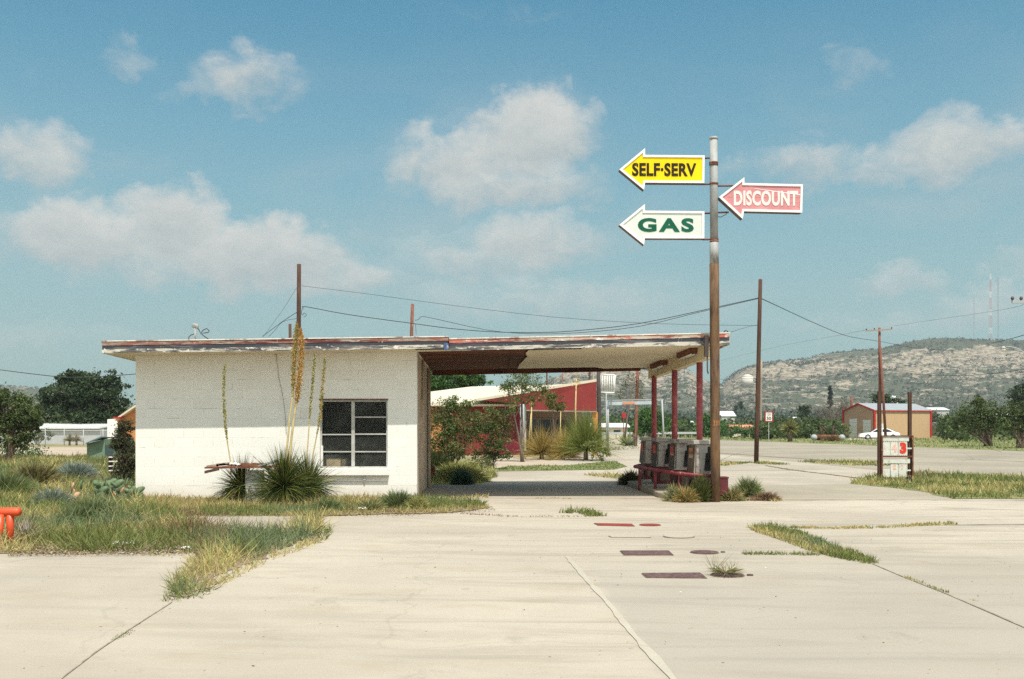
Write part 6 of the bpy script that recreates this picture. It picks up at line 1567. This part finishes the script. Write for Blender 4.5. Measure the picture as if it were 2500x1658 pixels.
T('flowering_bush', 'low shrub with pale seed heads at the foot of the mesquites', 1180, 33, [(1170, 1128, 26, 16, 20), (1195, 1140, 20, 14, 14)], .055, (GREEN * .6, STRAW, (.55, .5, .42), GREEN * .5), .02, 12, cat='bush', stems=3, limb=False)
def yucca(px, py_base, r, h, label, seed, pal, n=420, w_=.03, elo=-10):
    c = gnd(px, py_base); t = thing('yucca_plant', (c.x, c.y, 0), label, 'plant')
    MB().tube([(c.x, c.y, -.02), (c.x, c.y, h * .4)], [.12, .1], 7).build('trunk', M['bark'], t, True)
    rosette(t, 'leaves', (0, 0, h * .32), n, r, w_, pal, seed, elo, 88, .30, core=.25).location = (0, 0, 0); return t, c
GOLD = (A3((.55, .36, .10)), A3((.42, .30, .10)), A3((.25, .22, .07)), A3((.12, .11, .04)))
y1_, cy1 = yucca(1322, 1122, 1.5, .8, 'golden dry yucca clump left of the big green grass', 70, GOLD, 1000, .018)
y2_, cy2 = yucca(1375, 1122, 1.35, .7, 'straw coloured yucca clump in the middle of the row', 71, (GOLD[0], GOLD[1], (.6, .36, .16)), 900, .018, -25)
y3_, cy3 = yucca(1400, 1118, 2.0, 1.5, 'dark tall yucca with stalks behind the straw coloured one', 72, (GREEN * .35, GREEN * .5, BROWN * .5), 1100, .018, 10)
y4_, cy4 = yucca(1430, 1124, 1.9, 1.3, 'big bright green grass tree, the largest of the row', 73, (A3((.15, .20, .035)), A3((.24, .27, .06)), A3((.10, .15, .03)), A3((.32, .30, .10))), 2200, .016, 0)
T('garden_bush', 'rounded green bush at the right end of the yucca row', 1470, 46, [(1465, 1108, 22, 16, 22), (1445, 1085, 20, 18, 14)], .09, (GREEN * .8, LIME * .7), .03, 15, cat='bush', stems=3, limb=False)
def stalkpx(t, P, yc, r, m='palebark', tuft=None):
    pts = [cam(x, y, yc) for x, y in P]; MB().tube(pts, [r * (1 - .5 * i / (len(pts) - 1)) for i in range(len(pts))], 6).build('flower_stalk', M[m], t, True)
    if tuft:
        rng = np.random.default_rng(int(P[0][0])); q = pts[-1]; c = np.array(q) + rng.normal(size=(90, 3)) * A3((tuft, tuft, tuft * 1.8)) - A3((0, 0, tuft))
        V, Q = leaf_quads(c, .07, rng); np_mesh('flower_head', V, Q, M['foliage'], t, np.repeat(A3(GOLD)[rng.integers(0, 3, 90)], 4, 0))
stalkpx(y3_, [(1407, 1095), (1405, 1000), (1407, 925)], 49, .05, 'stalk', .12)
stalkpx(y1_, [(1299, 1100), (1297, 1040), (1298, 980)], 49, .045, 'stalk')
stalkpx(y1_, [(1290, 1095), (1293, 1060), (1296, 1010)], 49, .03, 'stalk')
stalkpx(y2_, [(1368, 1095), (1368, 1050), (1369, 1005)], 49, .035, 'stalk')
# tall flowering agave beyond
c = cam(1530, HOR, 84); ag = thing('agave', (c.x, c.y, 0), 'agave with a tall branching flower spike before the hill', 'plant')
rosette(ag, 'leaves', (0, 0, .1), 90, 1.2, .16, (TEAL, GREY, LIME), 90, 0, 80, .15).location = (0, 0, 0)
sp_ = [cam(x, y, 84) for x, y in ((1524, 1083), (1530, 1030), (1537, 985), (1543, 950), (1551, 918))]
mb = MB().tube(sp_, [.09, .08, .07, .05, .03], 7); rr = random.Random(3); hd_ = []
for k in range(20):
    u_ = k / 20; q = sp_[2].lerp(sp_[3], u_ * 2) if u_ < .5 else sp_[3].lerp(sp_[4], u_ * 2 - 1); L_ = (.95 - .7 * u_) * (1 if k % 2 else -1)
    e_ = q + Vector((L_, rr.uniform(-.4, .4), .25)); mb.tube([q, e_], [.03, .015], 5, False); hd_.append(e_)
mb.build('flower_spike', M['bark'], ag, True)
rng = np.random.default_rng(4); cc2 = np.concatenate([A3(list(h)) + rng.normal(size=(26, 3)) * A3((.17, .17, .09)) for h in hd_])
V, Q = leaf_quads(cc2, .13, rng); np_mesh('seed_pods', V, Q, M['foliage'], ag, np.repeat(A3((BROWN * .35, GREEN * .4, STRAW * .5))[rng.integers(0, 3, len(cc2))], 4, 0))
T('dead_shrub', 'small bare branching shrub around the foot of the reddish pole', 1551, 83, [(1551, 1066, 14, 10, 5)], .08, (BROWN, GREEN * .6), .03, 18, cat='bush', stems=7)
c = cam(1523, HOR, 95); rs_ = thing('octagon_sign', (c.x, c.y, 0), 'small red sign on a rusty post seen under the grey gantry', 'road sign')
MB().box(c.x - .04, c.x + .04, c.y + .03, c.y + .1, 0, cam(1523, 1008, 95).z).build('post', M['rust'], rs_)
qz = cam(1523, 1014, 95).z; MB().prism([(c.x + .20 * math.cos(a), c.y, qz + .30 * math.sin(a)) for a in np.linspace(math.pi / 8, 2 * math.pi + math.pi / 8, 9)[:-1]], (0, .02, 0)).build('plate', M['signred'], rs_)
T('bright_bush', 'big bright green bush behind the first red column', 1590, 112, [(1585, 1020, 30, 34, 50), (1600, 1040, 34, 24, 40), (1560, 1045, 20, 20, 18)], .26, FRESH, .12, 20, per=40, sub=.2)
T('bright_bush', 'dark green tree right of the third red column', 1735, 160, [(1730, 1030, 22, 26, 34), (1745, 1045, 30, 16, 26)], .36, FRESH, .15, 21, per=36, sub=.2)
T('green_hedge', 'low bright green hedge before the terracotta house', 1785, 150, [(1775, 1052, 40, 12, 34), (1830, 1058, 30, 8, 22)], .32, FRESH, .1, 22, cat='bush', stems=3, limb=False)

# beyond the road, right
def yucca_tree(px, yc, ytop, label, seed):
    c = cam(px, HOR, yc); t = thing('yucca_tree', (c.x, c.y, 0), label, 'plant'); zt_ = cam(px, ytop, yc).z
    MB().tube([(c.x, c.y, -.05), (c.x, c.y, zt_ * .62)], [.28, .22], 8).build('trunk', M['bark'], t, True)
    rosette(t, 'leaves', (0, 0, zt_ * .55), 420, zt_ * .45, .10, (GREEN * .4, GREEN * .6, LIME * .9, STRAW * .8), seed, -45, 88, .1).location = (0, 0, 0)
yucca_tree(1929, 112, 1022, 'single trunked spiky yucca beside the speed limit sign', 95)
T('mesquite_tree', 'big multi-stemmed mesquite right of the tan workshop', 2412, 84,
  [(2405, 1000, 36, 24, 40), (2370, 1010, 34, 26, 36), (2430, 1020, 40, 28, 40), (2390, 980, 20, 16, 14), (2350, 1035, 26, 16, 18), (2400, 1040, 50, 16, 24)], .17, OLIVE, .10, 23, per=38, sub=.22, stems=9)
T('mesquite_tree', 'mesquite thicket at the right edge of the frame', 2488, 76,
  [(2490, 1000, 36, 26, 36), (2520, 1010, 36, 30, 34), (2470, 1030, 26, 24, 24), (2510, 1045, 34, 16, 20)], .16, OLIVE, .10, 24, per=38, sub=.22, stems=8)
T('dark_conifer', 'dark conifer cut by the right edge above the mesquite', 2500, 175, [(2495, 965, 28, 30, 50), (2520, 950, 30, 30, 40), (2500, 990, 34, 18, 30)], .4, PINE, .3, 25, per=40, sub=.18)
T('green_tree', 'green tree behind the roof of the tan workshop', 2165, 200, [(2150, 978, 24, 18, 34), (2185, 985, 22, 14, 22)], .42, (A3((.04, .07, .03)), A3((.06, .09, .035))), .3, 26, per=40, sub=.18)
T('bare_tree', 'brown leafless tree left of the tan workshop', 2040, 180, [(2035, 1000, 42, 24, 60), (2010, 1015, 24, 16, 24), (2060, 990, 20, 16, 20)], .26, (A3((.15, .105, .08)), A3((.11, .08, .06)), A3((.19, .14, .11))), .16, 27, per=30, sub=.25, stems=4, asp=.2)
T('cypress', 'narrow dark cypress on the skyline of the town', 2027, 400, [(2027, 950, 2.2, 8, 14), (2027, 965, 3.2, 12, 22), (2027, 985, 3.4, 14, 20)], .7, (A3((.03, .045, .03)),), .3, 28, per=30, sub=.3)
T('dark_conifer', 'dusky green tree between the speed sign and the bare tree', 1965, 250, [(1965, 1010, 14, 26, 40), (1965, 1032, 20, 16, 24)], .5, PINE, .3, 29, per=36, sub=.22)
T('dark_conifer', 'pair of dark conifers behind the white roofed house', 1802, 480, [(1797, 1005, 7, 14, 18), (1809, 1000, 5, 18, 18)], .9, PINE, .3, 30, per=30, sub=.25)
k_ = 0
for (px, yc, ry, rx, lb) in ((1905, 170, 12, 40, 'olive scrub mound just behind the speed limit sign'), (1870, 200, 15, 26, 'olive bush behind the dark slender pole'), (1990, 150, 12, 34, 'green scrub behind the rusty trough'),
                             (2322, 172, 16, 26, 'green scrub at the right end of the tan workshop'), (2275, 260, 22, 26, 'dark tree patch over the right end of the workshop'), (2345, 150, 12, 26, 'low dark scrub before the brown house'),
                             (2230, 300, 20, 26, 'bluish tree crown behind the workshop roof'), (2350, 240, 22, 30, 'dark tree behind the brown house')):
    k_ += 1; T('scrub_tree', lb, px, yc, [(px, HOR - ry * .7, rx, ry * 1.1, 44), (px + rx * .6, HOR - ry * .2, rx * .7, ry * .9, 20), (px - rx * .6, HOR + 2, rx * .6, ry * .8, 18), (px, HOR + 12, rx * 1.1, 10, 20)], .0019 * yc, OLIVE if k_ % 2 else FAR, .1, 100 + k_, per=34, sub=.22, stems=3, limb=False, cat='bush')

# the far-off wood and town greenery, one mass
rng = np.random.default_rng(50); P_, S_, Cc_ = [], [], []
def belt(px0, px1, y0, y1, n, hmin, hmax, pal):
    px = rng.uniform(px0, px1, n); yc = rng.uniform(y0, y1, n); h = rng.uniform(hmin, hmax, n)
    xc = (px - 1250) / F * yc; x = xc * CT + yc * ST; y = -xc * ST + yc * CT
    m_ = 110; u_ = rng.normal(size=(n, m_, 3)); u_ /= np.linalg.norm(u_, axis=2, keepdims=True); u_ *= rng.uniform(.5, 1, (n, m_, 1)) ** .4
    p = np.stack([x, y, h * .5], 1)[:, None] + u_ * (h[:, None, None] * A3((.62, .62, .52))) * (1 + .25 * rng.normal(size=(n, m_, 1)))
    c = A3(pal)[rng.integers(0, len(pal), n)][:, None] * rng.uniform(.7, 1.3, (n, m_, 1))
    P_.append(p.reshape(-1, 3)); S_.append(np.repeat(np.minimum(h * .22, .0036 * yc), m_)); Cc_.append(c.reshape(-1, 3))
HZF = (A3((.085, .115, .085)), A3((.07, .095, .075)), A3((.10, .13, .08)))  # bluish haze mixed into the far leaf colours
belt(1340, 2700, 430, 820, 1300, 5, 9, HZF)
belt(1380, 2700, 200, 340, 300, 2.2, 4.0, FAR + OLIVE)
belt(2310, 2700, 110, 200, 110, 2.0, 3.6, OLIVE)
belt(1840, 2060, 135, 190, 80, 1.5, 2.6, OLIVE)
belt(1400, 1760, 160, 210, 60, 2, 3.6, OLIVE + FRESH)
belt(-400, 340, 130, 400, 240, 3, 6, FAR + OLIVE)
P_ = np.concatenate(P_); S_ = np.concatenate(S_); Cc_ = np.concatenate(Cc_); ok = P_[:, 2] > 0
V, Q = leaf_quads(P_[ok], S_[ok], rng, 0, .8)
tag(np_mesh('distant_trees', V, Q, M['foliage'], None, np.repeat(Cc_[ok], 4, 0)), 'hazy band of distant trees below the hills', 'trees', None, 'stuff')

# ================================================================== HAZE
hz_ = MB().box(-2900, 2900, -400, 2900, -1.2, 330).build('haze', M['soil']); hz_.data.materials.clear()
hm = bpy.data.materials.new('haze'); hm.use_nodes = True; nt = hm.node_tree; nt.nodes.clear(); gg = G(nt)
vo = gg.n('ShaderNodeVolumePrincipled'); oo = gg.n('ShaderNodeOutputMaterial'); nt.links.new(vo.outputs[0], oo.inputs['Volume'])
vo.inputs['Color'].default_value = (.80, .90, .98, 1); vo.inputs['Density'].default_value = HAZE; vo.inputs['Anisotropy'].default_value = .2
hz_.data.materials.append(hm); hz_['kind'] = 'stuff'
